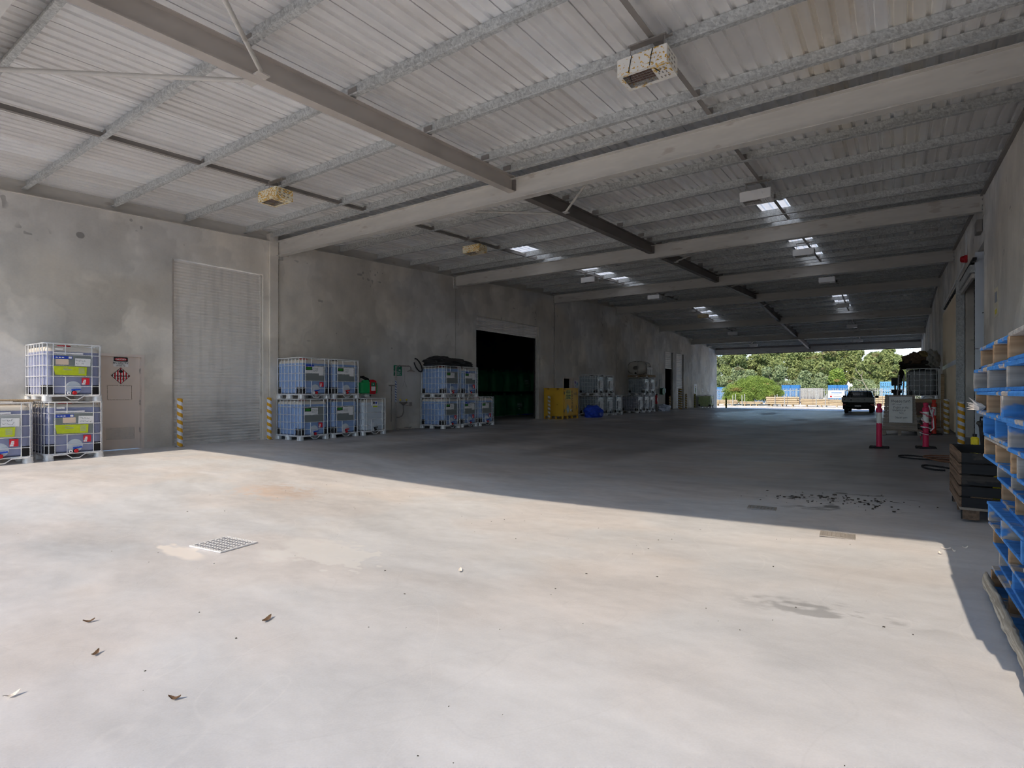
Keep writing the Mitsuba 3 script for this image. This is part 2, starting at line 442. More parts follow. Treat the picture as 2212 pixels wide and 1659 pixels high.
# eave channels on top of both walls
for nm, x, s in (('trim_1', XL, 1), ('trim_2', XR, -1)):
    t = MB(); u = MB()
    for a, b in ((FRONT_Y, RIDGE_Y), (RIDGE_Y, END_Y)):
        za, zb = wall_top(a), wall_top(b)
        t.sweep([(-0.07, 0), (0.07, 0), (0.07, 0.012), (-0.058, 0.012), (-0.058, 0.06), (-0.07, 0.06)], (x, a, za), (x, b, zb))
        u.sweep([(-0.01, 0), (0.01, 0), (0.01, 0.50), (-0.01, 0.50)], (x - s * 0.13, a, za - 0.12), (x - s * 0.13, b, zb - 0.12))
    k = obj(nm, t, 'm_bridging' if s < 0 else 'm_beam', kind='structure', label='steel angle along the top of the %s wall' % ('left' if s > 0 else 'right'))
    obj('closure', u, 'm_beam', k)

# dark store room behind the open roller door, recesses behind the other openings
def room(name, x0, x1, y0, y1, z1, mat, open_side, label):
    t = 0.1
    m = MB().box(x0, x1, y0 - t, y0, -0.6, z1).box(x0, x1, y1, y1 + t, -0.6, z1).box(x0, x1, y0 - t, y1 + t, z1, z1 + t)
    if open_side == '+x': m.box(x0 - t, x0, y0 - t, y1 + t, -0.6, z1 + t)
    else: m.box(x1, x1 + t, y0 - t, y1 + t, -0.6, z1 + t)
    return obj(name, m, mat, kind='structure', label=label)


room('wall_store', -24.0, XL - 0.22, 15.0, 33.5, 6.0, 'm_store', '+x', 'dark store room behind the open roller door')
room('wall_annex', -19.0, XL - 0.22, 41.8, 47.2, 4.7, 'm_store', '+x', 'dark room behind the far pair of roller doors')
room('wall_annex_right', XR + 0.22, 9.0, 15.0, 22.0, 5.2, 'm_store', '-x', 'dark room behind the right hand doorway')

# ------------------------------------------------------------------ roof sheets, one entry per sheet
def sheet_profile(x0):
    pts = []
    for r in range(4):
        a = x0 + r * 0.19
        pts += [(a, 0), (a + 0.125, 0), (a + 0.138, 0.044), (a + 0.177, 0.044)]
    pts.append((x0 + 0.76, 0.0))
    return np.array(pts)


def roof_strip(x0, y0, y1):
    pr = sheet_profile(x0)
    ys = [y0, y1]
    v, n = [], len(pr)
    for y in ys:
        z = rafter_z(y) + 0.70
        v += [(x, y, z + h) for x, h in pr]
    for y in ys:                              # a real thickness
        z = rafter_z(y) + 0.704
        v += [(x, y, z + h) for x, h in pr]
    f = []
    for i in range(n - 1):
        f += [[i, i + 1, n + i + 1, n + i], [2 * n + i, 3 * n + i, 3 * n + i + 1, 2 * n + i + 1]]
    return MB().add(v, f)


tag('ceiling', 'ribbed metal roof sheeting seen from below', kind='structure'); ROOTS.add('ceiling')
SKY1, SKY2 = 6, 17      # sheet columns that are partly translucent
for i in range(24):
    x0 = XL - 0.13 + i * 0.76
    runs = [(FRONT_Y - 0.15, RIDGE_Y, 0), (RIDGE_Y, END_Y, 0)]
    if i in (SKY1, SKY2):
        x0 = -10.91 if i == SKY1 else -3.06
        runs = [(FRONT_Y - 0.15, 15.6, 0), (15.6, 29.6, 1), (29.6, RIDGE_Y, 0), (RIDGE_Y, 36.4, 0), (36.4, 42.4, 1), (42.4, END_Y, 0)]
    elif i > SKY2: x0 = -3.06 + 0.76 * (i - SKY2)
    elif i > SKY1: x0 = -10.91 + 0.76 * (i - SKY1) + (-3.06 + 10.91 - 0.76 * 11) * (i - SKY1) / 11.0
    else: x0 = -10.91 + 0.76 * (i - SKY1)
    for a, b, s in runs:
        if b <= a: continue
        obj('skylight_sheet' if s else 'roof_sheet', roof_strip(x0, a, b), 'm_skylight' if s else 'm_roof', 'ceiling', label='translucent skylight sheet' if s else None)
obj('ridge_cap', MB().box(XL - 0.2, XR + 0.2, RIDGE_Y - 0.35, RIDGE_Y + 0.35, rafter_z(RIDGE_Y) + 0.755, rafter_z(RIDGE_Y) + 0.765), 'm_roof', 'ceiling')
zf = rafter_z(FRONT_Y)
obj('trim_3', MB().box(XL - 0.3, XR + 0.3, FRONT_Y - 0.20, FRONT_Y - 0.08, zf + 0.02, zf + 0.72), 'm_beam', kind='structure', label='gutter along the front edge of the roof')
ze = rafter_z(END_Y)
obj('trim_4', MB().box(XL - 0.3, XR + 0.3, END_Y - 0.02, END_Y + 0.10, ze - 0.02, ze + 0.78), 'm_strut', kind='structure', label='fascia along the far edge of the roof')

# ------------------------------------------------------------------ portal beams, ridge-wise strut, purlins, bridging, braces
ORD = ['front edge', 'first', 'second', 'third', 'fourth', 'fifth', 'sixth', 'farthest']
def i_section(d, w, tf=0.014, tw=0.010):
    a, b = w / 2, tw / 2
    return [(-a, 0), (a, 0), (a, tf), (b, tf), (b, d - tf), (a, d - tf), (a, d), (-a, d), (-a, d - tf), (-b, d - tf), (-b, tf), (-a, tf)]


for k, y in enumerate(RAFTER_Y):
    y = min(y, END_Y - 0.3)
    z = rafter_z(y) - (0.0 if k else 0.03)
    t = thing('roof_beam', {0: 'pale steel beam at the front edge of the roof, seen only at the top left corner'}.get(k, '%s heavy painted steel cross beam between the side walls, counted from the camera' % ORD[k]), 'roof beam', 'steel beams across the shed')
    obj('girder', MB().sweep(i_section(0.42, 0.18), (XL + 0.02, y, z), (XR - 0.02, y, z)), 'm_beam' if k < 4 else 'm_beam', t)
    bo = MB()
    for x in (XL + 0.012, XR - 0.012):
        obj('end_plate', MB().box(x - 0.012, x + 0.012, y - 0.15, y + 0.15, z - 0.09, z + 0.46), 'm_beam', t)
        s = 1 if x < 0 else -1
        for zz in (0.04, 0.14, 0.28, 0.38):
            for dy in (-0.11, 0.11): bo.box(min(x + s * .012, x + s * .032), max(x + s * .012, x + s * .032), y + dy - 0.016, y + dy + 0.016, z + zz - 0.016, z + zz + 0.016)
    if k < 4: obj('bolt', bo, 'm_bridging', t, kind='stuff')
for k in range(7):
    y0, y1 = RAFTER_Y[k] + 0.02, min(RAFTER_Y[k + 1], END_Y - 0.3) - 0.02
    z0, z1 = rafter_z(y0) + 0.16, rafter_z(y1) + 0.16
    t = thing('roof_strut', ('nearest dark steel strut running lengthwise under the purlins to the first cross beam' if k == 0 else 'dark steel strut running lengthwise between the %s and %s cross beams' % (ORD[k], ORD[k + 1])), 'roof strut', 'lengthwise struts')
    secs = i_section(0.31, 0.165, 0.013, 0.009)
    if k == 3:
        m = MB().sweep(secs, (-6.47, y0, z0), (-6.47, y1, z1))
    else:
        m = MB().sweep(secs, (-6.47, y0, z0), (-6.47, y1, z1))
    obj('girder', m, 'm_strut' if k else 'm_strut_pale', t)
    for y, s in ((y0, 1), (y1, -1)):
        zz = rafter_z(y) + 0.16
        obj('end_plate', MB().box(-6.56, -6.38, y - 0.012, y + 0.012, zz + 0.02, zz + 0.29), 'm_strut', t)
    if k < 6:
        # pipe braces from the strut back to the cross beam
        yb = y0 + (2.3 if k == 0 else 1.95)
        zb, za = rafter_z(yb) + 0.17, rafter_z(y0) + 0.16
        for s, w in ((-1, 'left'), (1, 'right')):
            d = thing('brace_pipe', 'thin steel brace pipe %s of the lengthwise strut, next to the %s cross beam' % (w, ORD[k]), 'brace', 'pipe braces')
            e = -6.47 + s * (2.35 if k == 0 else 1.7)
            obj('pipe', MB().tube([(-6.47 + s * 0.16, yb, zb + 0.02), (e, y0 + 0.12, za - 0.02)], 0.027, 10), 'm_beam', d, smooth=40)
            obj('fixing_plate', MB().box(min(-6.47 + s * .08, -6.47 + s * .2), max(-6.47 + s * .08, -6.47 + s * .2), yb - 0.06, yb + 0.09, zb - 0.01, zb + 0.005), 'm_beam', d)
PURLIN_Y = sorted([8.44 + 1.579 * k for k in range(-4, 31)] + [y - 0.20 for y in RAFTER_Y[1:7]])
ZSEC = [(-0.075, 0.0), (0.003, 0.0), (0.003, 0.192), (0.075, 0.192), (0.075, 0.196), (-0.001, 0.196), (-0.001, 0.004), (-0.071, 0.004), (-0.071, 0.022), (-0.075, 0.022)]
for k, y in enumerate(PURLIN_Y):
    if abs(y - RIDGE_Y) < 0.1: y += 0.15
    z = rafter_z(y) + 0.50
    b = max(i for i in range(8) if RAFTER_Y[i] - 0.05 < y)
    nth = k - min(i for i, q in enumerate(PURLIN_Y) if max(r for r in range(8) if RAFTER_Y[r] - 0.05 < q) == b)
    t = thing('roof_purlin', 'galvanised roof purlin, %s one beyond the %s cross beam' % (('nearest', 'second', 'third', 'fourth', 'fifth', 'sixth', 'seventh')[nth], ORD[b]), 'purlin', 'galvanised roof purlins')
    for a, c in ((XL - 0.08, -6.0), (-6.9, XR + 0.05)):
        o = 0.0 if a < -10 else 0.006
        obj('span', MB().sweep([(-q[0], q[1]) for q in ZSEC], (a, y + o, z), (c, y + o, z)), 'm_galv', t)
    bo = MB()
    bo.box(-6.56, -6.38, y - 0.016, y - 0.006, z - 0.025, z + 0.15)
    obj('cleat', bo, 'm_bridging', t)
for j, x in enumerate((-10.75, -2.45)):
    for k in range(7):
        ys = [y for y in PURLIN_Y if RAFTER_Y[k] < y < RAFTER_Y[k + 1] + (0 if k < 6 else 5)]
        if k == 0: ys = [y for y in PURLIN_Y if y < RAFTER_Y[1]]
        t = thing('bridging_rail', 'dark bridging rail on the %s side tying the purlins %s' % (('left', 'right')[j], 'in the nearest bay' if k == 0 else 'beyond the %s cross beam' % ORD[k]), 'bridging rail', 'bridging rails between the purlins')
        for a, b in zip(ys[:-1], ys[1:]):
            za, zb = rafter_z(a) + 0.50, rafter_z(b) + 0.50
            obj('bar', MB().sweep([(-0.035, 0), (0.035, 0), (0.035, 0.004), (-0.031, 0.004), (-0.031, 0.10), (-0.035, 0.10)], (x, a + 0.01, za + 0.02), (x, b - 0.01, zb + 0.02)).box(x - 0.036, x + 0.036, b - 0.02, b - 0.012, zb, zb + 0.15), 'm_bridging', t)

# ------------------------------------------------------------------ roller doors, leaf doors and signs of the left wall
U, V = np.array([0, 1.0, 0]), np.array([0, 0, 1.0])      # reading direction and up on the left wall (facing +x)
UX = np.array([1.0, 0, 0])                               # reading direction on faces towards the camera (facing -y)


def slat_outline(h):
    return [(-0.018, 0), (-0.004, h * 0.08), (0.020, h * 0.25), (0.024, h * 0.5), (0.020, h * 0.75), (-0.004, h * 0.92), (-0.018, h), (-0.022, h), (0, h * 0.5), (-0.022, 0)]


def roller(name, label, y0, y1, z0, z1, x, pitch, mat='m_slat'):
    k = obj(name, MB().box(x - 0.06, x + 0.05, y0, y0 + 0.05, 0, z1).box(x - 0.06, x + 0.05, y1 - 0.05, y1, 0, z1), 'm_bridging' if y0 > 30 else 'm_beam', kind='structure', label=label)
    n = int(round((z1 - z0) / pitch)); h = (z1 - z0) / n
    d = mikit.ply(MB().sweep(slat_outline(h), (0, y1 - 0.045, 0), (0, y0 + 0.045, 0)).build(), mat)
    for i in range(n):
        obj('slat', {**d, 'to_world': T().translate([x, 0, z0 + i * h])}, mat, k)
    obj('bottom_rail', MB().box(x - 0.015, x + 0.025, y0 + 0.045, y1 - 0.045, z0 - 0.07, z0), mat, k)
    return k


roller('door_1', 'closed weathered metal roller door between two striped bollards', ROLLER1[0], ROLLER1[1], 0.06, 4.66, XL - 0.10, 0.0765)
roller('door_2', 'pale metal roller door rolled up above the dark store opening', OPEN2[0], OPEN2[1], 4.10, 4.62, XL - 0.12, 0.087)
roller('door_4', 'half raised metal roller door, left of the far pair', D5A[0], D5A[1], 3.25, 4.50, XL - 0.12, 0.15)
roller('door_5', 'closed metal roller door, right of the far pair', D5B[0], D5B[1], 0.0, 4.50, XL - 0.12, 0.15)
d = obj('trim_5', MB().box(XL - 0.02, XL + 0.015, OPEN2[1] - 0.015, OPEN2[1] + 0.13, 0, OPEN2[2]), 'm_beam', kind='structure', label='steel guide beside the open store doorway')

# personnel door
k = obj('door_3', MB().bevel(XL - 0.12, XL - 0.07, DOOR1[0] + 0.05, DOOR1[1] - 0.05, 0.02, DOOR1[2] - 0.05, 0.004), 'm_tan', kind='structure', label='beige steel personnel door with danger signs and a louvre')
fr = MB()
for a, b, z0, z1 in ((DOOR1[0] - 0.01, DOOR1[0] + 0.05, 0, DOOR1[2]), (DOOR1[1] - 0.05, DOOR1[1] + 0.01, 0, DOOR1[2]), (DOOR1[0] - 0.01, DOOR1[1] + 0.01, DOOR1[2] - 0.05, DOOR1[2] + 0.01)):
    fr.box(XL - 0.16, XL + 0.015, a, b, z0, z1)
obj('door_frame', fr, 'm_tan', k)
yh = DOOR1[1] - 0.05
for z in (0.45, 1.1, 1.85): obj('hinge', MB().tube([(XL - 0.06, yh, z - 0.06), (XL - 0.06, yh, z + 0.06)], 0.014, 8), 'm_bridging', k)
X = XL - 0.07
lv = obj('louvre', MB().box(X, X + 0.012, 5.08, 5.11, 0.23, 0.55).box(X, X + 0.012, 5.69, 5.72, 0.23, 0.55).box(X, X + 0.012, 5.08, 5.72, 0.22, 0.25).box(X, X + 0.012, 5.08, 5.72, 0.53, 0.56), 'm_tan', k)
for i in range(14):
    z = 0.255 + i * 0.02
    obj('blade', MB().obox((X + 0.004, 5.40, z), (0.006, 0, -0.006), (0, 0.29, 0), (0.0007, 0, 0.0007)), 'm_slat', lv)
rl = MB()
for a, b, z0, z1 in ((5.14, 5.64, 1.492, 1.50), (5.14, 5.64, 1.165, 1.173), (5.14, 5.148, 1.165, 1.50), (5.632, 5.64, 1.165, 1.50)): rl.box(X, X + 0.003, a, b, z0, z1)
bs('m_residue', tone((0.22, 0.17, 0.13), 0.3, 30), rough=0.8)
obj('glue_residue', rl, 'm_residue', k, label='brown rectangle of glue residue')

# signs on the door
def sign(name, label, cat, plate, mat, o, right, up, parts, group=None, depth=0.004):
    """A flat sign with its printed pieces as parts: parts = [(name, mesh, material)]."""
    t = thing(name, label, cat, group)
    obj('plate', flat(plate, depth, o, right, up), mat, t)
    for n, m, mt in parts: obj(n, m, mt, t)
    return t


def at(o, right, up, a, b, off=0.004):
    return np.asarray(o) + a * np.asarray(right) + b * np.asarray(up) + off * np.cross(right, up)


ox = X + 0.004
o = np.array([ox, 5.26, 1.935]); w, h = 0.30, 0.225
ell = affinity.scale(affinity.translate(sbox(-1, -1, 1, 1).centroid.buffer(1, 24), 0, 0), 0.125, 0.036)
sign('danger_sign', 'white and black DANGER NO ENTRY sign at the top of the beige door', 'sign', sbox(0, 0, w, h), 'm_white', o, U, V, [
    ('header', flat(sbox(0.004, 0.12, w - 0.004, h - 0.004), 0.001, at(o, U, V, 0, 0), U, V), 'm_black'),
    ('oval', flat(affinity.translate(ell, w / 2, 0.172), 0.001, at(o, U, V, 0, 0, 0.005), U, V), 'm_red'),
    ('lettering', text('DANGER', 0.036, at(o, U, V, w / 2, 0.155, 0.006), U, V, bold=True, depth=0.001), 'm_white'),
    ('lettering', text('NO ENTRY', 0.040, at(o, U, V, w / 2, 0.068), U, V, bold=True, depth=0.001, squeeze=1.15), 'm_black'),
    ('lettering', text('AUTHORISED', 0.016, at(o, U, V, w / 2, 0.038), U, V, bold=True, depth=0.001), 'm_black'),
    ('lettering', text('PERSONNEL ONLY', 0.016, at(o, U, V, w / 2, 0.013), U, V, bold=True, depth=0.001), 'm_black')])
o = np.array([ox, 5.41, 1.725])
dia = Polygon([(0, -0.195), (0.195, 0), (0, 0.195), (-0.195, 0)])
inn = affinity.scale(dia, 0.93, 0.93)
stripes = unary_union([sbox(-0.19 + 0.057 * i, -0.3, -0.19 + 0.057 * i + 0.029, 0.3) for i in range(7)]).intersection(inn)
flame = Polygon([(-0.030, 0.07), (-0.045, 0.10), (-0.03, 0.135), (-0.02, 0.115), (-0.005, 0.165), (0.012, 0.125), (0.02, 0.14), (0.042, 0.105), (0.030, 0.07)])
sign('flammable_sign', 'red and white striped FLAMMABLE SOLID diamond on the beige door', 'sign', dia, 'm_black', o, U, V, [
    ('face', flat(inn, 0.001, at(o, U, V, 0, 0), U, V), 'm_white'), ('stripe', flat(stripes, 0.001, at(o, U, V, 0, 0, 0.005), U, V), 'm_red'),
    ('flame', flat(flame, 0.001, at(o, U, V, 0, 0, 0.006), U, V), 'm_black'),
    ('lettering', text('FLAMMABLE', 0.036, at(o, U, V, 0, -0.02, 0.006), U, V, bold=True, depth=0.001, squeeze=1.15), 'm_black'),
    ('lettering', text('SOLID', 0.036, at(o, U, V, 0, -0.085, 0.006), U, V, bold=True, depth=0.001, squeeze=1.1), 'm_black')])

# far personnel door standing open against the wall
k = obj('door_6', MB().bevel(XL + 0.03, XL + 0.07, 27.2, 28.75, 0.03, 2.12, 0.004), 'm_tan', kind='structure', label='beige door leaf standing open flat against the wall behind the yellow box')
obj('door_handle', MB().lathe([(0, 0), (0.02, 0.0), (0.02, 0.05), (0.045, 0.06), (0.045, 0.09), (0, 0.1)], (XL + 0.07, 28.6, 1.06), 'x', 12), 'm_bridging', k)
lv = obj('louvre', MB().box(XL + 0.07, XL + 0.075, 27.9, 28.4, 0.28, 0.62), 'm_slat', k)
fr = MB().box(XL - 0.16, XL + 0.03, DOOR3[0], DOOR3[0] + 0.05, 0, DOOR3[2]).box(XL - 0.16, XL + 0.03, DOOR3[1] - 0.05, DOOR3[1], 0, DOOR3[2]).box(XL - 0.16, XL + 0.03, DOOR3[0], DOOR3[1], DOOR3[2] - 0.05, DOOR3[2])
obj('door_frame', fr, 'm_tan', k)
o = np.array([XL + 0.0715, 27.25, 1.52])
bar = lambda o, a0, a1, b0, b1, off=0.004: flat(sbox(a0, b0, a1, b1), 0.001, at(o, U, V, 0, 0, off), U, V)
bs('m_lilac', (0.35, 0.22, 0.55), rough=0.5); bs('m_pale_blue', (0.30, 0.42, 0.62), rough=0.5)
sign('door_notice', 'white printed notice on the open beige door behind the yellow box', 'notice', sbox(0, 0, 0.46, 0.48), 'm_white', o, U, V, [
    ('picture', bar(o, 0.05, 0.18, 0.28, 0.42), 'm_lilac'), ('picture', bar(o, 0.08, 0.14, 0.12, 0.22), 'm_lilac'), ('picture', bar(o, 0.24, 0.42, 0.18, 0.36), 'm_pale_blue'), ('picture', bar(o, 0.22, 0.42, 0.08, 0.12), 'm_pale_blue')])

# far end of the left wall
o = np.array([XL, 49.7, 1.06])
bs('m_cream', (0.62, 0.55, 0.38), rough=0.6); bs('m_greenish', (0.20, 0.32, 0.16), rough=0.6)
sign('wall_poster', 'tall white poster with a greenish picture on the far left wall', 'poster', sbox(0, 0, 0.85, 1.0), 'm_white', o, U, V, [('picture', bar(o, 0.25, 0.6, 0.22, 0.66), 'm_greenish'), ('picture', bar(o, 0.2, 0.66, 0.7, 0.82), 'm_cream'), ('picture', bar(o, 0.15, 0.66, 0.08, 0.14), 'm_cream')])
for y, z, hh in ((55.4, 1.8, 0.55), (52.15, 1.38, 0.34), (53.95, 1.40, 0.2)):
    o = np.array([XL, y, z])
    q = unary_union([sbox(0, 0, 0.04, hh), sbox(0, 0, 0.35, 0.06), sbox(0.12, hh * .5, 0.35, hh * .5 + .05)])
    sign('wall_tag', {55.4: 'small pale vertical tag nearest the far corner of the left wall', 52.15: 'faint white bracket mark left of the other on the far left wall', 53.95: 'faint small white mark right of the bracket mark on the far left wall'}[y], 'wall mark', q, 'm_white', o, U, V, [])

# ------------------------------------------------------------------ caged liquid tanks (1000 litre containers on steel pallets)
def f_cage(p, n, uv):
    return mi.Color3f(0.74, 0.75, 0.76) * (0.8 + 0.4 * fbm(p.x * 8, p.y * 8, p.z * 8, 2))


bs('m_cage', mikit.proc(f_cage), rough=0.35, metal=0.15, spec=0.6)
LIQ = {'blue': (0.25, 0.37, 0.62), 'purple': (0.25, 0.275, 0.42), 'pale': (0.58, 0.64, 0.70), 'grey': (0.27, 0.32, 0.36), 'green': (0.45, 0.60, 0.24), 'dusk': (0.25, 0.25, 0.31), 'dark': (0.06, 0.065, 0.07)}
for nm, c in LIQ.items(): bs('m_liq_' + nm, c, rough=0.3, spec=0.5)
bs('m_plastic', (0.62, 0.58, 0.52), rough=0.35, spec=0.5)
bs('m_plastic_dark', (0.33, 0.33, 0.34), rough=0.35, spec=0.5)
bs('m_panel', (0.20, 0.225, 0.225), rough=0.45); bs('m_panel_pale', (0.42, 0.44, 0.44), rough=0.45)
bs('m_lime', tone((0.52, 0.62, 0.03), 0.12, 20), rough=0.5); bs('m_beige_label', (0.70, 0.56, 0.45), rough=0.6)
bs('m_logo', (0.03, 0.22, 0.03), rough=0.5); bs('m_label_red', (0.70, 0.03, 0.05), rough=0.5)
bs('m_ink', (0.03, 0.03, 0.06), rough=0.6); bs('m_print', (0.35, 0.37, 0.40), rough=0.6); bs('m_royal', (0.03, 0.07, 0.45), rough=0.5)


def outline(hx, hy, r, n=112, rib=0.0):
    g = sbox(-hx + r, -hy + r, hx - r, hy - r).buffer(r, 16).exterior
    s = np.linspace(0, g.length, n, endpoint=False)
    p = np.array([g.interpolate(q).coords[0] for q in s])
    if rib:
        side = (np.abs(p[:, 1]) > hy - 1e-4)
        w = np.abs(np.sin(np.pi * (p[:, 0] / 0.19))) ** 0.5
        p[:, 1] += np.where(side, np.sign(p[:, 1]) * rib * (w - 1), 0)
    return p


def loft(rings, zs, cap_top=True, cap_bot=True):
    n = len(rings[0]); v = np.vstack([np.c_[r, np.full(n, z)] for r, z in zip(rings, zs)]); f = []
    for i in range(len(zs) - 1):
        a = i * n + np.arange(n); b = i * n + (np.arange(n) + 1) % n
        f += [np.c_[a, b, b + n], np.c_[a, b + n, a + n]]
    extra = []
    for cap, base, sgn in ((cap_bot, 0, -1), (cap_top, (len(zs) - 1) * n, 1)):
        if cap:
            c = len(v) + len(extra); extra.append(v[base:base + n].mean(0))
            a = base + np.arange(n); b = base + (np.arange(n) + 1) % n
            f.append(np.c_[a, b, np.full(n, c)] if sgn > 0 else np.c_[b, a, np.full(n, c)])
    return trimesh.Trimesh(np.vstack([v] + [np.array(extra)] * bool(extra)), np.vstack(f), process=False)


_cache = {}


def cached(key, fn):
    if key not in _cache: _cache[key] = fn()
    return _cache[key]


BC = np.array([-0.60, 0.50])
def bottle_part(level, upper):
    prof = [(0.15, 0.035), (0.17, 0.01), (0.20, 0.0), (1.02, 0.0), (1.06, 0.012), (1.085, 0.04), (1.10, 0.09), (1.105, 0.2), (1.11, 0.40)]
    zz = np.array([q[0] for q in prof]); ii = np.array([q[1] for q in prof])
    zs = ([level] + [z for z in zz if z > level]) if upper else ([z for z in zz if z < level] + [level])
    rings = []
    for z in zs:
        i = float(np.interp(z, zz, ii))
        rings.append(outline(0.555 - i, 0.46 - i, max(0.11 - i * 0.2, 0.015), rib=0.02) + BC)
    return loft(rings, zs, cap_top=True, cap_bot=not upper)


def cage_mesh(old=False):
    m = MB(); g = []
    zs = [0.30, 0.50, 0.71, 0.93] if not old else [0.33, 0.52, 0.72, 0.92]
    o = outline(0.585, 0.485, 0.05, 40) + BC
    for z in zs: m.tube(np.c_[o, np.full(len(o), z)], 0.008, 6, closed=True)
    m.tube(np.c_[o, np.full(len(o), 1.145)], 0.013, 8, closed=True)
    m.tube(np.c_[o, np.full(len(o), 0.125)], 0.013, 8, closed=True)
    for x in np.linspace(-1.11, -0.10, 7):
        for y in (0.022, 0.978): m.tube([(x, y, 0.12), (x, y, 1.145)], 0.008, 6)
    for y, a, b in ((0.07, .12, 1.145), (0.165, .12, 1.145), (0.36, .12, .50), (0.36, .93, 1.145), (0.80, .12, 1.145), (0.93, .12, 1.145)):
        m.tube([(-0.008, y, a), (-0.008, y, b)], 0.008, 6)
    for y in np.linspace(0.08, 0.92, 6): m.tube([(-1.192, y, 0.12), (-1.192, y, 1.145)], 0.008, 6)
    return m


def pallet_frame():
    m = MB()
    m.box(-1.17, -0.03, 0.03, 0.97, 0.128, 0.14)
    m.tube([(-0.004, .10, .105), (-0.004, .35, .105), (-0.004, .44, .03), (-0.004, .56, .03), (-0.004, .66, .105), (-0.004, .90, .105)], 0.011, 8)
    m.tube([(-1.19, .10, .03), (-1.19, .90, .03)], 0.011, 6)
    for y in (0.03, 0.97): m.tube([(-1.15, y, .105), (-0.05, y, .105)], 0.011, 6)
    return m


def foot_mesh():
    m = MB()
    o = outline(0.085, 0.075, 0.05, 28)
    m.mesh(loft([o * 1.0, o * 1.06, o * 0.95, o * 0.95], [0.0, 0.02, 0.05, 0.118]))
    return m


def corner_guard():
    m = MB(); o = outline(0.563, 0.468, 0.11, 200)
    keep = lambda p: ((p[:, 0] > 0.36) & (p[:, 1] < -0.30))
    pts = o[keep(o)]
    pts = pts[np.argsort(np.arctan2(pts[:, 1] + 0.3, pts[:, 0] - 0.36))]
    n = len(pts); inn = pts * 0.985
    v = np.vstack([np.c_[pts, np.full(n, .145)], np.c_[pts, np.full(n, .325)], np.c_[inn, np.full(n, .145)], np.c_[inn, np.full(n, .325)]])
    f = []
    for i in range(n - 1):
        f += [[i, i + 1, n + i + 1, n + i], [2 * n + i, 3 * n + i, 3 * n + i + 1, 2 * n + i + 1], [n + i, n + i + 1, 3 * n + i + 1, 3 * n + i]]
    return m.add(v, f)


FEET = [(-0.085, 0.085), (-0.085, 0.915), (-0.60, 0.06), (-0.60, 0.94), (-1.115, 0.085), (-1.115, 0.915)]


def scribble(seed, w, h, lines=2):
    """Hand-written strokes that cannot be read, as thin ribbons (drawn in xy)."""
    r = np.random.default_rng(seed); m = MB()
    for l in range(lines):
        x, y0 = 0.0, h * (1 - (l + 0.5) / lines)
        while x < w * (0.75 + 0.2 * r.random()):
            k = r.integers(3, 6); pts = [(x + 0.012 * i + 0.008 * r.random(), y0 + (r.random() - 0.5) * h / lines * 0.6, 0) for i in range(k)]
            x = pts[-1][0] + 0.006
            if r.random() < 0.2: x += 0.03
            m.tube(pts, 0.0028, 4)
    return m.build()


def add(Tm, key, make, mat, name, parent, smooth=False, label=None):
    d = cached(key, lambda: mikit.ply(mesh_of(make()), mat, smooth=smooth))
    return obj(name, {**d, 'to_world': Tm, 'bsdf': {'type': 'ref', 'id': mat}}, mat, parent, label=label)


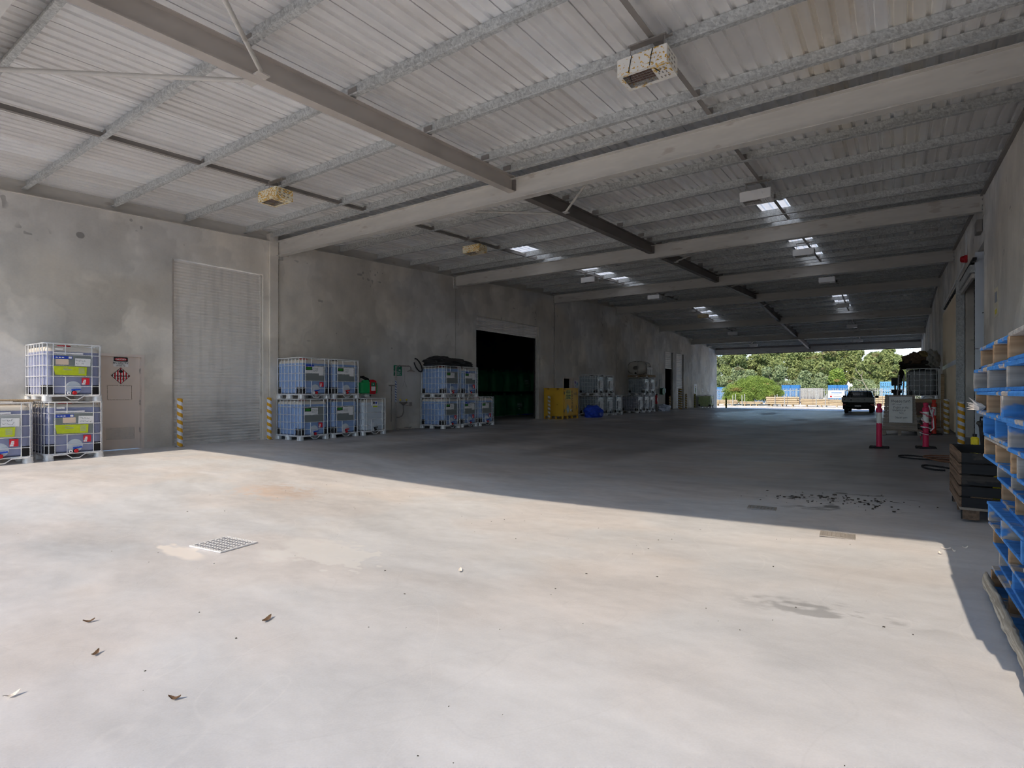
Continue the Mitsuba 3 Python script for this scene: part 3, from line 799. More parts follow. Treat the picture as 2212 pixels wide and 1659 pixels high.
def tank(label, x, y, z=0.0, rot=0.0, liquid='blue', level=0.98, style='logo', valve='blue', lid='m_red', shell='m_plastic', group='caged liquid tanks along the left wall', detail=2, panel='m_panel', guards=True, seed=0):
    """Front (valve side) at x facing +x; y is the nearer side."""
    t = thing('liquid_tank', label, 'liquid tank', group)
    Tm = T().translate([x, y, z]).rotate([0, 0, 1], rot)
    add(Tm, 'pal', pallet_frame, 'm_cage', 'pallet_frame', t, 40)
    for a, b in FEET: add(Tm @ T().translate([a, b, 0]), 'foot', foot_mesh, 'm_cage', 'foot', t, 40)
    add(Tm, ('low', level), lambda: bottle_part(level, False), 'm_liq_' + liquid, 'filled_bottle', t, 35)
    add(Tm, ('up', level, shell), lambda: bottle_part(level, True), shell, 'bottle_top', t, 35)
    add(Tm, 'cage', cage_mesh, 'm_cage', 'cage', t, 40)
    if guards:
        for q, sx, sy in ((0, 1, 1), (1, 1, -1), (2, -1, 1), (3, -1, -1)):
            add(Tm @ T().translate([-0.60, 0.50, 0]) @ T().scale([sx, sy, 1]), ('guard', q), lambda: corner_guard(), 'm_black', 'corner_guard', t)
    add(Tm, ('lid', lid), lambda: MB().lathe([(0.0, 1.150), (0.10, 1.150), (0.115, 1.142), (0.115, 1.105), (0.0, 1.105)], (-0.60, 0.50, 0), 'z', 20), lid, 'lid', t, 40)
    # valve
    v = add(Tm, 'valve', lambda: MB().lathe([(0, 0), (0.055, 0.0), (0.055, 0.02), (0.042, 0.025), (0.042, 0.07), (0, 0.07)], (-0.06, 0.50, 0.17), 'x', 16), 'm_black', 'valve', t, 40)
    add(Tm, 'cap', lambda: MB().lathe([(0, 0), (0.036, 0.0), (0.036, 0.03), (0.03, 0.035), (0, 0.035)], (0.008, 0.50, 0.17), 'x', 16), 'm_red' if valve != 'black' else 'm_black', 'cap', v, 40)
    add(Tm, ('handle', valve), lambda: MB().obox((0.0, 0.53, 0.235), (0.012, 0, 0), (0, 0.075, 0.006), (0, 0, 0.014)).tube([(-0.01, 0.50, 0.20), (-0.01, 0.50, 0.235)], 0.012, 8), {'blue': 'm_blue', 'red': 'm_red', 'black': 'm_black'}[valve], 'valve_handle', v)
    if detail > 1: add(Tm, 'ring', lambda: MB().lathe([(0.018, 0), (0.032, 0.0), (0.032, 0.02), (0.018, 0.02), (0.018, 0)], (0.012, 0.41, 0.165), 'x', 14), 'm_white', 'side_cap', v, 40)
    add(Tm, 'recess', lambda: MB().lathe([(0.135, -0.02), (0.13, 0.008), (0.10, 0.016), (0, 0.018)], (-0.047, 0.50, 0.275), 'x', 24), 'm_liq_' + ('pale' if liquid in ('blue', 'purple', 'pale') else liquid), 'valve_recess', t, 40)
    # label panel on the front
    P = lambda poly, off, dep=0.0012: flat(poly, dep, (-0.006 + off, 0, 0), U, V)
    if style == 'none': return t
    if style == 'small':
        k = add(Tm, 'smallpanel', lambda: P(sbox(0.40, 0.86, 0.62, 1.06), -0.004), 'm_white', 'label_panel', t)
        add(Tm, 'sp1', lambda: P(sbox(0.42, 0.87, 0.6, 0.91), -0.0025), 'm_lime', 'print_block', k); add(Tm, 'sp2', lambda: P(sbox(0.42, 0.97, 0.5, 1.04), -0.0025), 'm_ink', 'print_block', k); add(Tm, 'sp3', lambda: P(sbox(0.52, 0.97, 0.59, 1.04), -0.0025), 'm_royal', 'print_block', k)
        return t
    if style == 'white':
        k = add(Tm, ('wp', seed % 3), lambda: flat(Polygon([(0.30, 0.36 + 0.05 * (seed % 2)), (0.77, 0.38), (0.76, 0.80), (0.52, 0.84), (0.31, 0.79)]), 0.002, (0.001, 0, 0), U, V), 'm_white', 'label_panel', t)
        add(Tm, ('wq', seed % 3), lambda: flat(unary_union([sbox(0.36, 0.70 - 0.07 * i, 0.5 + 0.06 * ((i * 3 + seed) % 4), 0.72 - 0.07 * i) for i in range(4)]), 0.001, (0.003, 0, 0), U, V), 'm_print', 'print_block', k)
        return t
    k = add(Tm, ('panel', panel), lambda: P(sbox(0.14, 0.505, 0.79, 0.925), -0.004, 0.0015), panel, 'label_panel', t)
    if style == 'logo':
        s = seed % 3
        lab = sbox(0.15, 0.70, 0.60, 0.90) if s == 0 else unary_union([sbox(0.15, 0.72, 0.72, 0.91), sbox(0.60, 0.66, 0.76, 0.91)])
        k2 = add(Tm, ('lab', s), lambda: P(lab, -0.0024), 'm_white', 'product_label', k)
        add(Tm, ('blk', s), lambda: P(sbox(0.16, 0.80, 0.38, 0.895), -0.0011), 'm_black', 'product_label', k, label='dark corner of the label')
        add(Tm, ('logo', s), lambda: P(affinity.scale(sbox(-1, -1, 1, 1).centroid.buffer(1), 0.095, 0.035).buffer(0).intersection(sbox(-1, -1, 1, 1)) if False else affinity.translate(affinity.scale(Polygon([(math.cos(a), math.sin(a)) for a in np.linspace(0, 2 * math.pi, 24)[:-1]]), 0.10, 0.036), 0.27, 0.85), 0.0002), 'm_logo', 'logo', k)
        add(Tm, ('prt', s), lambda: P(unary_union([sbox(0.40, 0.86 - 0.022 * i, 0.57, 0.868 - 0.022 * i) for i in range(5)] + [sbox(0.48, 0.712, 0.59, 0.724)]), -0.0011), 'm_print', 'print_block', k)
        if s == 2: add(Tm, 'blu', lambda: P(sbox(0.16, 0.905, 0.44, 0.96), -0.0011), 'm_royal', 'blue_strip', k)
    if style == 'hand':
        add(Tm, 'hs', lambda: P(sbox(0.15, 0.845, 0.47, 0.905), -0.0024), 'm_royal', 'blue_strip', k)
        add(Tm, 'hq', lambda: P(sbox(0.41, 0.855, 0.46, 0.895), -0.0011), 'm_white', 'print_block', k)
        add(Tm, 'hu', lambda: P(unary_union([sbox(0.20 + 0.05 * i, 0.865, 0.235 + 0.05 * i, 0.88) for i in range(3)]), -0.0011), 'm_white', 'print_block', k)
        add(Tm, ('hb', seed % 2), lambda: P(sbox(0.29 - 0.09 * (seed % 2), 0.73, 0.50 - 0.09 * (seed % 2), 0.84), -0.0024), 'm_beige_label', 'beige_label', k)
        add(Tm, ('hw', seed % 2), lambda: P(affinity.rotate(sbox(0.54 - 0.03 * (seed % 2), 0.71, 0.80 - 0.03 * (seed % 2), 0.865), -2), 0.012), 'm_white', 'written_label', k)
        add(Tm, ('hx', seed), lambda: placed(scribble(40 + seed, 0.19, 0.13), (0.0082, 0.555 - 0.03 * (seed % 2), 0.725), U, V), 'm_ink', 'handwriting', k)
        add(Tm, 'hl', lambda: P(Polygon([(0.16, 0.70), (0.71, 0.695), (0.70, 0.52), (0.19, 0.53)]), 0.012), 'm_lime', 'lime_label', k)
        add(Tm, 'hm', lambda: P(unary_union([sbox(0.32, 0.66, 0.40, 0.672), sbox(0.32, 0.625, 0.46, 0.64)] + [sbox(0.57, 0.66 - 0.02 * i, 0.67, 0.668 - 0.02 * i) for i in range(6)]), 0.0135), 'm_print', 'print_block', k)
        add(Tm, 'ht', lambda: P(sbox(0.16, 0.945, 0.65, 0.975), -0.004), 'm_white', 'rating_strip', t)
        add(Tm, 'hn', lambda: P(sbox(0.19, 1.02, 0.32, 1.05), -0.004), 'm_white', 'rating_strip', t)
    if style == 'logo' and seed % 2 == 0 or style == 'hand':
        r = add(Tm, 'red', lambda: P(sbox(0.63, 0.335, 0.76, 0.475), -0.012), 'm_label_red', 'red_label', t)
        add(Tm, 'redw', lambda: P(unary_union([sbox(0.635, 0.34, 0.69, 0.375), sbox(0.65, 0.38, 0.70, 0.41), sbox(0.66, 0.415, 0.70, 0.44)]), -0.0105), 'm_white', 'print_block', r)
    return t


TZ = 1.16
FX = -13.50
# nearest group, in the sun
tank('purple liquid tank cut by the left edge of the photo', FX + 0.03, 2.50, 0, 0, 'purple', 1.0, 'hand', seed=1, panel='m_panel_pale')
tank('purple liquid tank standing on the floor left of the beige door, under another', FX - 0.04, 3.66, 0, 0, 'purple', 1.04, 'hand', seed=2, panel='m_panel')
tank('topmost purple liquid tank left of the beige door, its side in sunlight', FX - 0.06, 3.64, TZ, 0, 'purple', 0.99, 'hand', seed=3, panel='m_panel')
# second group, right of the roller door
tank('blue liquid tank on the floor right of the roller door, next to the bollard', FX - 0.02, 9.22, 0, 0, 'blue', 1.0, 'logo', seed=0)
tank('blue liquid tank with a red lid, on top beside the roller door pier', FX - 0.0, 9.24, TZ, 0, 'blue', 0.995, 'logo', seed=2)
tank('lower blue liquid tank with a red valve, left of the pale tank', FX - 0.04, 10.32, 0, 0, 'blue', 1.055, 'logo', valve='red', seed=1)
tank('upper blue liquid tank with a red valve, above the other red valve tank', FX - 0.03, 10.34, TZ, 0, 'blue', 1.0, 'logo', valve='red', lid='m_black', seed=1)
tank('pale cloudy liquid tank under the green eyewash unit', FX - 0.02, 11.42, 0, 0, 'pale', 1.02, 'small', valve='black', lid='m_black', guards=False)
# third group, before the open store door
tank('blue liquid tank on the floor under the black tarpaulin stack', FX - 0.0, 15.10, 0, 0, 'blue', 1.0, 'logo', seed=0)
tank('blue liquid tank directly under the black tarpaulin', FX + 0.01, 15.12, TZ, 0, 'blue', 1.05, 'logo', valve='red', seed=3)
tank('lower blue liquid tank in the middle, left of the single tank at the store door', FX - 0.03, 16.20, 0, 0, 'blue', 1.02, 'logo', seed=2)
tank('upper blue liquid tank beside the tarpaulin stack, against the dark doorway', FX - 0.02, 16.22, TZ, 0, 'blue', 1.0, 'logo', seed=2)
tank('single blue liquid tank at the left edge of the open store doorway', FX - 0.03, 17.29, 0, 0, 'blue', 1.0, 'logo', seed=0)
# fourth group, behind the blue bag
GF = 'grey tanks far along the left wall'
tank('grey liquid tank on the floor behind the blue bag', FX, 27.72, 0, 0, 'grey', 1.05, 'white', valve='black', lid='m_black', shell='m_plastic_dark', group=GF, detail=1, seed=0)
tank('grey liquid tank stacked above the blue bag, right of the open beige door', FX - .02, 27.74, TZ, 0, 'grey', 1.05, 'white', valve='black', lid='m_black', shell='m_plastic_dark', group=GF, detail=1, seed=1)
tank('lower grey liquid tank, second from the blue bag', FX - .02, 28.98, 0, 0, 'grey', 1.05, 'white', valve='black', lid='m_black', shell='m_plastic_dark', group=GF, detail=1, seed=1)
tank('upper grey liquid tank, second from the open beige door', FX, 29.0, TZ, 0, 'grey', 1.05, 'white', valve='black', lid='m_black', shell='m_plastic_dark', group=GF, detail=1, seed=2)
tank('grey liquid tank with the dark red drum on top', FX - .02, 30.22, 0, 0, 'grey', 1.05, 'white', valve='black', lid='m_black', shell='m_plastic_dark', group=GF, detail=1, seed=2)
# fifth group, under the white oval tank
tank('dark grey liquid tank on the floor, leftmost below the white oval tank', FX - .02, 33.6, 0, 0, 'dusk', 1.03, 'white', valve='black', lid='m_black', shell='m_plastic_dark', group=GF, detail=1, seed=0)
tank('dark grey liquid tank on the floor, middle one below the white oval tank', FX, 34.68, 0, 0, 'dusk', 1.03, 'white', valve='black', lid='m_black', shell='m_plastic_dark', group=GF, detail=1, seed=1)
tank('dark grey liquid tank on the floor beside the pale bundle of bags', FX - .02, 35.74, 0, 0, 'dusk', 1.03, 'white', valve='black', lid='m_black', shell='m_plastic_dark', group=GF, detail=1, seed=2)
tank('upper dark grey liquid tank directly carrying the white oval tank', FX, 34.68, TZ, 0, 'grey', 1.03, 'white', valve='black', lid='m_black', shell='m_plastic_dark', group=GF, detail=1, seed=2)
tank('upper dark grey liquid tank right of the one carrying the oval tank', FX, 35.74, TZ, 0, 'dusk', 1.03, 'white', valve='black', lid='m_black', shell='m_plastic_dark', group=GF, detail=1, seed=0)
tank('yellowish green liquid tank alone at the far end of the left wall', FX, 50.5, GZ(-14, 51), 0, 'green', 1.05, 'white', valve='black', lid='m_black', shell='m_plastic', group=None, detail=1, seed=1)

# ------------------------------------------------------------------ boxed lamps under the purlins
def rusty(amount, base=(0.80, 0.78, 0.72), rust=(0.62, 0.38, 0.08)):
    def fn(p, n, uv):
        t = smoothstep(amount, amount + 0.06, fbm(p.x * 44, p.y * 44, p.z * 44, 3) * 0.75 + 0.25 * fbm(p.x * 5, p.y * 5, p.z * 5, 2))
        return mix(base, mi.Color3f(rust) * (0.6 + 0.8 * noise(p.x * 40, p.y * 40, p.z * 40)), t)
    return mikit.proc(fn)


bs('m_lamp_rusty', rusty(0.50, (0.82, 0.76, 0.58)), rough=0.55); bs('m_lamp_spotted', rusty(0.585), rough=0.5); bs('m_lamp_white', rusty(0.70, (0.80, 0.79, 0.77)), rough=0.45)
bs('m_mesh_dark', tone((0.16, 0.10, 0.08), 0.3, 40), rough=0.6)
LAMPS = [(0, 6.51), (1, 12.98), (2, 20.55), (3, 28.0), (4, 36.85), (5, 44.75), (6, 52.4)]
DESC = {(0, 0): 'rusty yellow boxed lamp on the left, nearest the camera', (0, 1): 'rust spotted white boxed lamp hanging nearest the camera on the right', (1, 0): 'second rusty yellow boxed lamp on the left, before the second cross beam'}
for k, y in LAMPS:
    for j, x in enumerate((-10.35, -2.50)):
        z = rafter_z(y) + 0.05
        t = thing('boxed_lamp', DESC.get((k, j), 'pale boxed lamp in the %s bay from the camera, %s row' % (ORD[k + 1], ('left', 'right')[j])), 'ceiling lamp', 'boxed ceiling lamps')
        mt = {(0, 0): 'm_lamp_rusty', (1, 0): 'm_lamp_rusty', (0, 1): 'm_lamp_spotted', (4, 0): 'm_lamp_rusty'}.get((k, j), 'm_lamp_white')
        hx, hy, H = 0.31, 0.19, 0.21
        b = MB().box(x - hx, x + hx, y - hy, y - hy + 0.004, z, z + H).box(x - hx, x + hx, y + hy - 0.004, y + hy, z, z + H).box(x - hx, x - hx + 0.004, y - hy, y + hy, z, z + H).box(x + hx - 0.004, x + hx, y - hy, y + hy, z, z + H).box(x - hx, x + hx, y - hy, y + hy, z + H - 0.004, z + H)
        b.box(x - hx, x + hx, y - hy, y - hy + 0.04, z, z + 0.004).box(x - hx, x + hx, y + hy - 0.05, y + hy, z, z + 0.004).box(x - hx, x - hx + 0.05, y - hy, y + hy, z, z + 0.004).box(x + 0.10, x + hx, y - hy, y + hy, z, z + 0.004)
        obj('housing', b, mt, t)
        gr = MB().box(x - hx + 0.05, x + 0.10, y - hy + 0.04, y + hy - 0.05, z + 0.06, z + 0.064)
        obj('reflector', gr, 'm_mesh_dark', t)
        wire = MB()
        for i in range(9): wire.box(x - hx + 0.05 + i * 0.04, x - hx + 0.053 + i * 0.04, y - hy + 0.03, y + hy - 0.04, z + 0.008, z + 0.011)
        for i in range(6): wire.box(x - hx + 0.04, x + 0.11, y - hy + 0.05 + i * 0.05, y - hy + 0.053 + i * 0.05, z + 0.007, z + 0.012)
        if k < 3: obj('wire_guard', wire, 'm_bridging', t)
        vent = MB()
        for a in range(3):
            for c in range(3):
                vent.box(x + hx, x + hx + 0.002, y - 0.12 + a * 0.09, y - 0.08 + a * 0.09, z + 0.05 + c * 0.055, z + 0.07 + c * 0.055)
                vent.box(x + 0.14 + c * 0.045, x + 0.155 + c * 0.045, y - 0.1 + a * 0.09, y - 0.06 + a * 0.09, z - 0.002, z)
        if k < 3: obj('vent_slot', vent, 'm_bridging', t, kind='stuff')
        zt = rafter_z(y) + 0.492 if y < RIDGE_Y else rafter_z(y + 0.1) + 0.478
        hg = MB()
        for s in (-1, 1): hg.tube([(x + s * 0.22, y, z + H), (x + s * 0.22, y, zt + 0.0)], 0.006, 6)
        xb = (-10.75, -2.45)[j]
        hg.box(min(xb, x) - 0.05, max(xb, x) + 0.24, y + 0.05, y + 0.08, zt, zt + 0.018)
        hg.box(x - 0.24, x + 0.24, y - 0.02, y + 0.08, zt - 0.005, zt + 0.012)
        obj('hanger', hg, 'm_bridging', t)
        if (k, j) == (0, 1):
            for s, q in ((0, -0.12), (1, 0.14)):
                obj('loose_cord', MB().tube([(x + q, y - hy - 0.004, z + H), (x + q - 0.02, y - hy - 0.006, z + 0.12), (x + q - 0.04, y - hy - 0.006, z + 0.02), (x + q - 0.06 + .1 * s, y - 0.05, z - 0.02)], 0.005, 6), 'm_rubber', t)

# ------------------------------------------------------------------ striped steel bollards along the walls
def f_stripes(a, b, period=0.185, grime=0.0):
    def fn(p, n, uv):
        s = uv.y / period + uv.x * 1.0
        w = s - dr.floor(s)
        e = smoothstep(0.46, 0.49, w) - smoothstep(0.96, 0.99, w)
        c = mix(a, b, e)
        return c * (1 - grime * smoothstep(0.4, 0.7, fbm(p.x * 20, p.y * 20, p.z * 9, 3)))
    return mikit.proc(fn)


bs('m_stripe', f_stripes((0.80, 0.42, 0.03), (0.80, 0.82, 0.90)), rough=0.5)
bs('m_stripe_dull', f_stripes((0.50, 0.30, 0.06), (0.70, 0.70, 0.70), grime=0.35), rough=0.6)
bs('m_stripe_dark', f_stripes((0.03, 0.05, 0.03), (0.50, 0.42, 0.05), grime=0.3), rough=0.6)


def post_mesh(r, h, sides=20):
    prof = [(r, 0.0), (r, h - 0.012), (r * 0.9, h), (0.0, h + 0.004)]
    ang = np.linspace(0, 2 * np.pi, sides + 1)
    v, uvs, f = [], [], []
    for q, z in prof:
        for a in ang: v.append((q * math.cos(a), q * math.sin(a), z)); uvs.append((a / (2 * math.pi), z))
    n = sides + 1
    for i in range(len(prof) - 1):
        for j in range(sides): f += [[i * n + j, i * n + j + 1, (i + 1) * n + j + 1], [i * n + j, (i + 1) * n + j + 1, (i + 1) * n + j]]
    return trimesh.Trimesh(v, f, process=False), np.array(uvs)


def bollard(x, y, h, r, mat, label, z=0.0):
    m, uvs = post_mesh(r, h)
    t = thing('striped_bollard', label, 'bollard', 'striped bollards')
    scene[t + '__post'] = {**mikit.ply(m, mat, smooth=True, uv=uvs), 'to_world': T().translate([x, y, z])}
    obj('base_plate', MB().lathe([(0, 0), (r * 1.7, 0), (r * 1.7, 0.008), (0, 0.008)], (x, y, z), 'z', 20), 'm_bridging', t)


bollard(-14.50, 6.56, 1.19, 0.062, 'm_stripe', 'yellow and white striped bollard left of the closed roller door')
bollard(-14.60, 8.99, 1.19, 0.062, 'm_stripe', 'yellow and white striped bollard between the roller door and the blue tanks')
bollard(-13.85, 23.15, 1.17, 0.07, 'm_stripe_dull', 'dull brown and white bollard in front of the yellow cabinet')
bollard(-14.15, 41.55, 1.05, 0.07, 'm_stripe_dull', 'brown striped bollard left of the half raised far roller door')
bollard(-13.9, 43.2, 1.62, 0.16, 'm_stripe_dull', 'thick tall brown striped bollard between the two far roller doors')
bollard(-14.0, 45.0, 1.2, 0.09, 'm_stripe_dull', 'brown striped bollard before the closed far roller door')
bollard(-14.15, 47.9, 1.2, 0.07, 'm_stripe_dark', 'dark striped bollard right of the far roller doors')
bollard(-13.2, 54.6, 1.0, 0.07, 'm_stripe_dark', 'dark green and yellow bollard at the far left corner outside', GZ(-13.2, 54.6))

# ------------------------------------------------------------------ emergency shower station
t = thing('emergency_shower', 'emergency shower and eyewash stand of bare pipe against the concrete wall', 'safety shower')
sx, sy = -14.52, 13.75
bs('m_pipe', tone((0.34, 0.31, 0.29), 0.2, 12), rough=0.4, metal=0.5)
arc = [(sx, sy + 0.10 * (1 - math.cos(a)), 2.10 + 0.18 * math.sin(a)) for a in np.linspace(0, math.pi / 2, 7)]
obj('standpipe', MB().tube([(sx, sy, 0.02)] + arc + [(sx, sy + 0.62, 2.28)], 0.024, 10).tube([(sx, sy + 0.62, 2.30), (sx, sy + 0.72, 2.26), (sx, sy + 0.74, 2.15)], 0.018, 8), 'm_pipe', t, smooth=40)
obj('shower_head', MB().lathe([(0.0, 0.07), (0.03, 0.06), (0.15, 0.01), (0.15, 0.0), (0, 0.0)], (sx, sy + 0.74, 2.09), 'z', 20), 'm_pipe', t, smooth=40)
obj('foot_flange', MB().lathe([(0, 0), (0.11, 0.0), (0.11, 0.02), (0.03, 0.03), (0, 0.03)], (sx, sy, 0.0), 'z', 16), 'm_pipe', t)
pr = MB().tube([(sx, sy + 0.43, 2.30), (sx, sy + 0.43, 1.75)], 0.004, 5)
obj('pull_rod', pr, 'm_pipe', t)
obj('pull_handle', MB().tube([(sx, sy + 0.43, 1.75), (sx, sy + 0.33, 1.53), (sx, sy + 0.53, 1.53)], 0.006, 6, closed=True), 'm_pipe', t)
bw = obj('eyewash_bowl', MB().lathe([(0.03, 0.0), (0.10, 0.05), (0.16, 0.10), (0.165, 0.105), (0.15, 0.095), (0.09, 0.04), (0.0, 0.02)], (sx + 0.1, sy + 0.27, 0.88), 'z', 20), 'm_pipe', t, smooth=50)
for dy in (0.12, 0.42): obj('nozzle_cap', MB().lathe([(0, 0.06), (0.03, 0.05), (0.03, 0.0), (0, 0.0)], (sx + 0.1, sy + dy, 1.04), 'z', 10), 'm_yellow', bw)
for dy in (0.12, 0.42): obj('nozzle', MB().tube([(sx + 0.1, sy + dy, 0.95), (sx + 0.1, sy + dy, 1.04)], 0.012, 8), 'm_pipe', bw)
obj('drain_pipe', MB().tube([(sx + .1, sy + 0.27, 0.90), (sx + .1, sy + 0.27, 0.62), (sx + .08, sy + 0.22, 0.50), (sx + .04, sy + 0.12, 0.45), (sx, sy, 0.45)], 0.022, 8), 'm_pipe', t, smooth=40)
obj('push_lever', MB().box(sx + 0.24, sx + 0.26, sy + 0.42, sy + 0.54, 0.84, 0.98).tube([(sx + 0.1, sy + 0.3, 0.86), (sx + 0.25, sy + 0.48, 0.88)], 0.01, 6), 'm_pipe', t)
obj('foot_treadle', MB().obox((sx + 0.2, sy + 0.36, 0.07), (0.10, 0.06, 0), (-0.06, 0.12, 0.02), (0, 0, 0.006)).tube([(sx, sy, 0.05), (sx + 0.2, sy + 0.36, 0.06)], 0.012, 6), 'm_pipe', t)
m, uvs = post_mesh(0.03, 0.75)
bs('m_hazard', f_stripes((0.8, 0.82, 0.85), (0.10, 0.14, 0.35), 0.09), rough=0.5)
scene[t + '__pipe_sleeve'] = {**mikit.ply(m, 'm_hazard', smooth=True, uv=uvs), 'to_world': T().translate([sx, sy, 1.0])}
obj('branch_pipe', MB().tube([(XL + 0.01, sy - 0.12, 1.58), (sx, sy - 0.12, 1.58)], 0.018, 8).tube([(sx, sy - 0.16, 1.58), (sx, sy, 1.58)], 0.018, 8).tube([(sx - 0.1, sy - 0.12, 0.3), (sx - 0.1, sy - 0.12, 1.58)], 0.015, 8), 'm_pipe', t, smooth=40)
o = np.array([XL, 13.86, 1.93])
grn = bs('m_sign_green', (0.02, 0.20, 0.11), rough=0.5)
head = lambda a, b: Polygon([(a + 0.018 * math.cos(q), b + 0.022 * math.sin(q)) for q in np.linspace(0, 2 * math.pi, 12)[:-1]])
sign('shower_sign', 'green and white safety sign on the wall behind the emergency shower', 'sign', sbox(0, 0, 0.40, 0.38), 'm_sign_green', o, U, V, [
    ('divider', bar(o, 0.195, 0.205, 0.16, 0.37), 'm_white'), ('divider', bar(o, 0.01, 0.39, 0.155, 0.162), 'm_white'),
    ('pictogram', flat(unary_union([head(0.10, 0.33), sbox(0.08, 0.19, 0.12, 0.30)]), 0.001, at(o, U, V, 0, 0), U, V), 'm_white'),
    ('pictogram', flat(unary_union([head(0.28, 0.33), sbox(0.25, 0.19, 0.34, 0.225), sbox(0.29, 0.22, 0.30, 0.25)]), 0.001, at(o, U, V, 0, 0), U, V), 'm_white'),
    ('print_line', bar(o, 0.05, 0.35, 0.115, 0.13), 'm_white'), ('print_line', bar(o, 0.08, 0.32, 0.07, 0.085), 'm_white'), ('print_line', bar(o, 0.06, 0.34, 0.03, 0.045), 'm_white')])

# ------------------------------------------------------------------ portable eyewash on the pale tank
ex, ey, ez = -14.1, 12.02, TZ + 0.005
t = thing('portable_eyewash', 'bright green portable eyewash unit standing on the pale liquid tank', 'eyewash unit')
bs('m_bright_green', (0.02, 0.42, 0.13), rough=0.4)
o1 = outline(0.24, 0.36, 0.12, 60)
obj('tank_body', loft([o1 * .93, o1, o1, o1 * .97, o1 * .85], [ez + 0.14, ez + 0.17, ez + 0.40, ez + 0.47, ez + 0.49]) .apply_translation([ex, ey, 0]), 'm_bright_green', t, smooth=40)
obj('neck', MB().lathe([(0.13, 0), (0.12, 0.06), (0.08, 0.09), (0, 0.09)], (ex, ey, ez + 0.48), 'z', 20), 'm_bright_green', t, smooth=40)
obj('tap_arm', MB().obox((ex + 0.03, ey - 0.02, ez + 0.62), (0.03, 0, 0), (0, 0.12, -0.045), (0, 0.018, 0.035)).obox((ex, ey - 0.12, ez + 0.66), (0.035, 0, 0), (0, 0.06, 0), (0, 0, 0.035)).obox((ex + 0.03, ey + 0.16, ez + 0.54), (0.03, 0, 0), (0, 0.10, -0.02), (0, 0, 0.02)), 'm_black', t)
k = obj('red_panel', flat(Polygon([(-0.02, 0.0), (0.20, 0.0), (0.24, 0.08), (0.24, 0.42), (0.14, 0.46), (-0.02, 0.46)]), 0.012, (ex + 0.24, ey, ez + 0.12), U, V), 'm_red', t)
obj('notice', flat(sbox(0.03, 0.10, 0.20, 0.24), 0.003, (ex + 0.252, ey, ez + 0.12), U, V), 'm_white', k)
obj('notice', flat(sbox(0.03, 0.25, 0.20, 0.37), 0.003, (ex + 0.252, ey, ez + 0.12), U, V), 'm_sign_green', k)
obj('notice_mark', flat(head(0.115, 0.31), 0.002, (ex + 0.2555, ey, ez + 0.12), U, V), 'm_white', k)
obj('stand', MB().bevel(ex - 0.15, ex + 0.16, ey - 0.12, ey + 0.14, ez + 0.0, ez + 0.135, 0.05), 'm_white', t)
obj('stand_hole', MB().lathe([(0, 0.002), (0.035, 0.002), (0.035, 0), (0, 0)], (ex + 0.16, ey + 0.07, ez + 0.07), 'x', 14), 'm_black', t)

# ------------------------------------------------------------------ black tarpaulin heap with a hose
def heap(c, half, seed, amp=0.3, fr=3.0, n=4, flat_bottom=True, power=0.75):
    """A lumpy heap of folded sheet."""
    m = trimesh.creation.icosphere(subdivisions=n)
    v = m.vertices.copy()
    v = np.sign(v) * np.abs(v) ** power
    d = meshkit.fbm(v * fr + seed * 7.1, 4, seed) - 0.5
    v = v * (1 + amp * d[:, None])
    if flat_bottom: v[:, 2] = np.maximum(v[:, 2], -0.55) + 0.55
    v[:, 2] /= v[:, 2].max() if flat_bottom else 1
    if flat_bottom: v[:, 2] *= 2
    v = v * np.asarray(half) + np.asarray(c) - (np.array([0, 0, 0]) if flat_bottom else 0)
    return trimesh.Trimesh(v, m.faces, process=False)


bs('m_tarp', tone((0.022, 0.022, 0.024), 0.4, 6), rough=0.45, spec=0.4)
zt = 2 * TZ - 0.002
t = thing('tarpaulin', 'heap of folded black tarpaulin lying across the tanks at the store door', 'tarpaulin')
obj('fold', heap((-13.98, 15.72, zt), (0.60, 0.80, 0.17), 3, 0.5, 2.6), 'm_tarp', t, smooth=50)
obj('fold', heap((-13.98, 16.45, zt), (0.50, 0.58, 0.13), 5, 0.5, 3), 'm_tarp', t, smooth=50)
obj('fold', heap((-14.08, 15.5, zt + 0.1), (0.38, 0.40, 0.15), 8, 0.6, 3), 'm_tarp', t, smooth=50)
a = np.linspace(0, 2 * math.pi, 40)
t = obj('black_hose', MB().tube([(-14.55 - 0.06 * math.sin(q), 15.05 - 0.16 - 0.20 * math.cos(q) * 1.0, zt + 0.02 + 0.24 * math.sin(q + 0.4)) for q in a[6:]] , 0.026, 8), 'm_rubber', smooth=40, label='loop of thick black hose hanging beside the black tarpaulin', cat='hose')

# ------------------------------------------------------------------ bulk bags in the dark store
bs('m_bag_green', tone((0.03, 0.20, 0.085), 0.2, 3), rough=0.6); bs('m_bag_print', (0.25, 0.36, 0.30), rough=0.7)


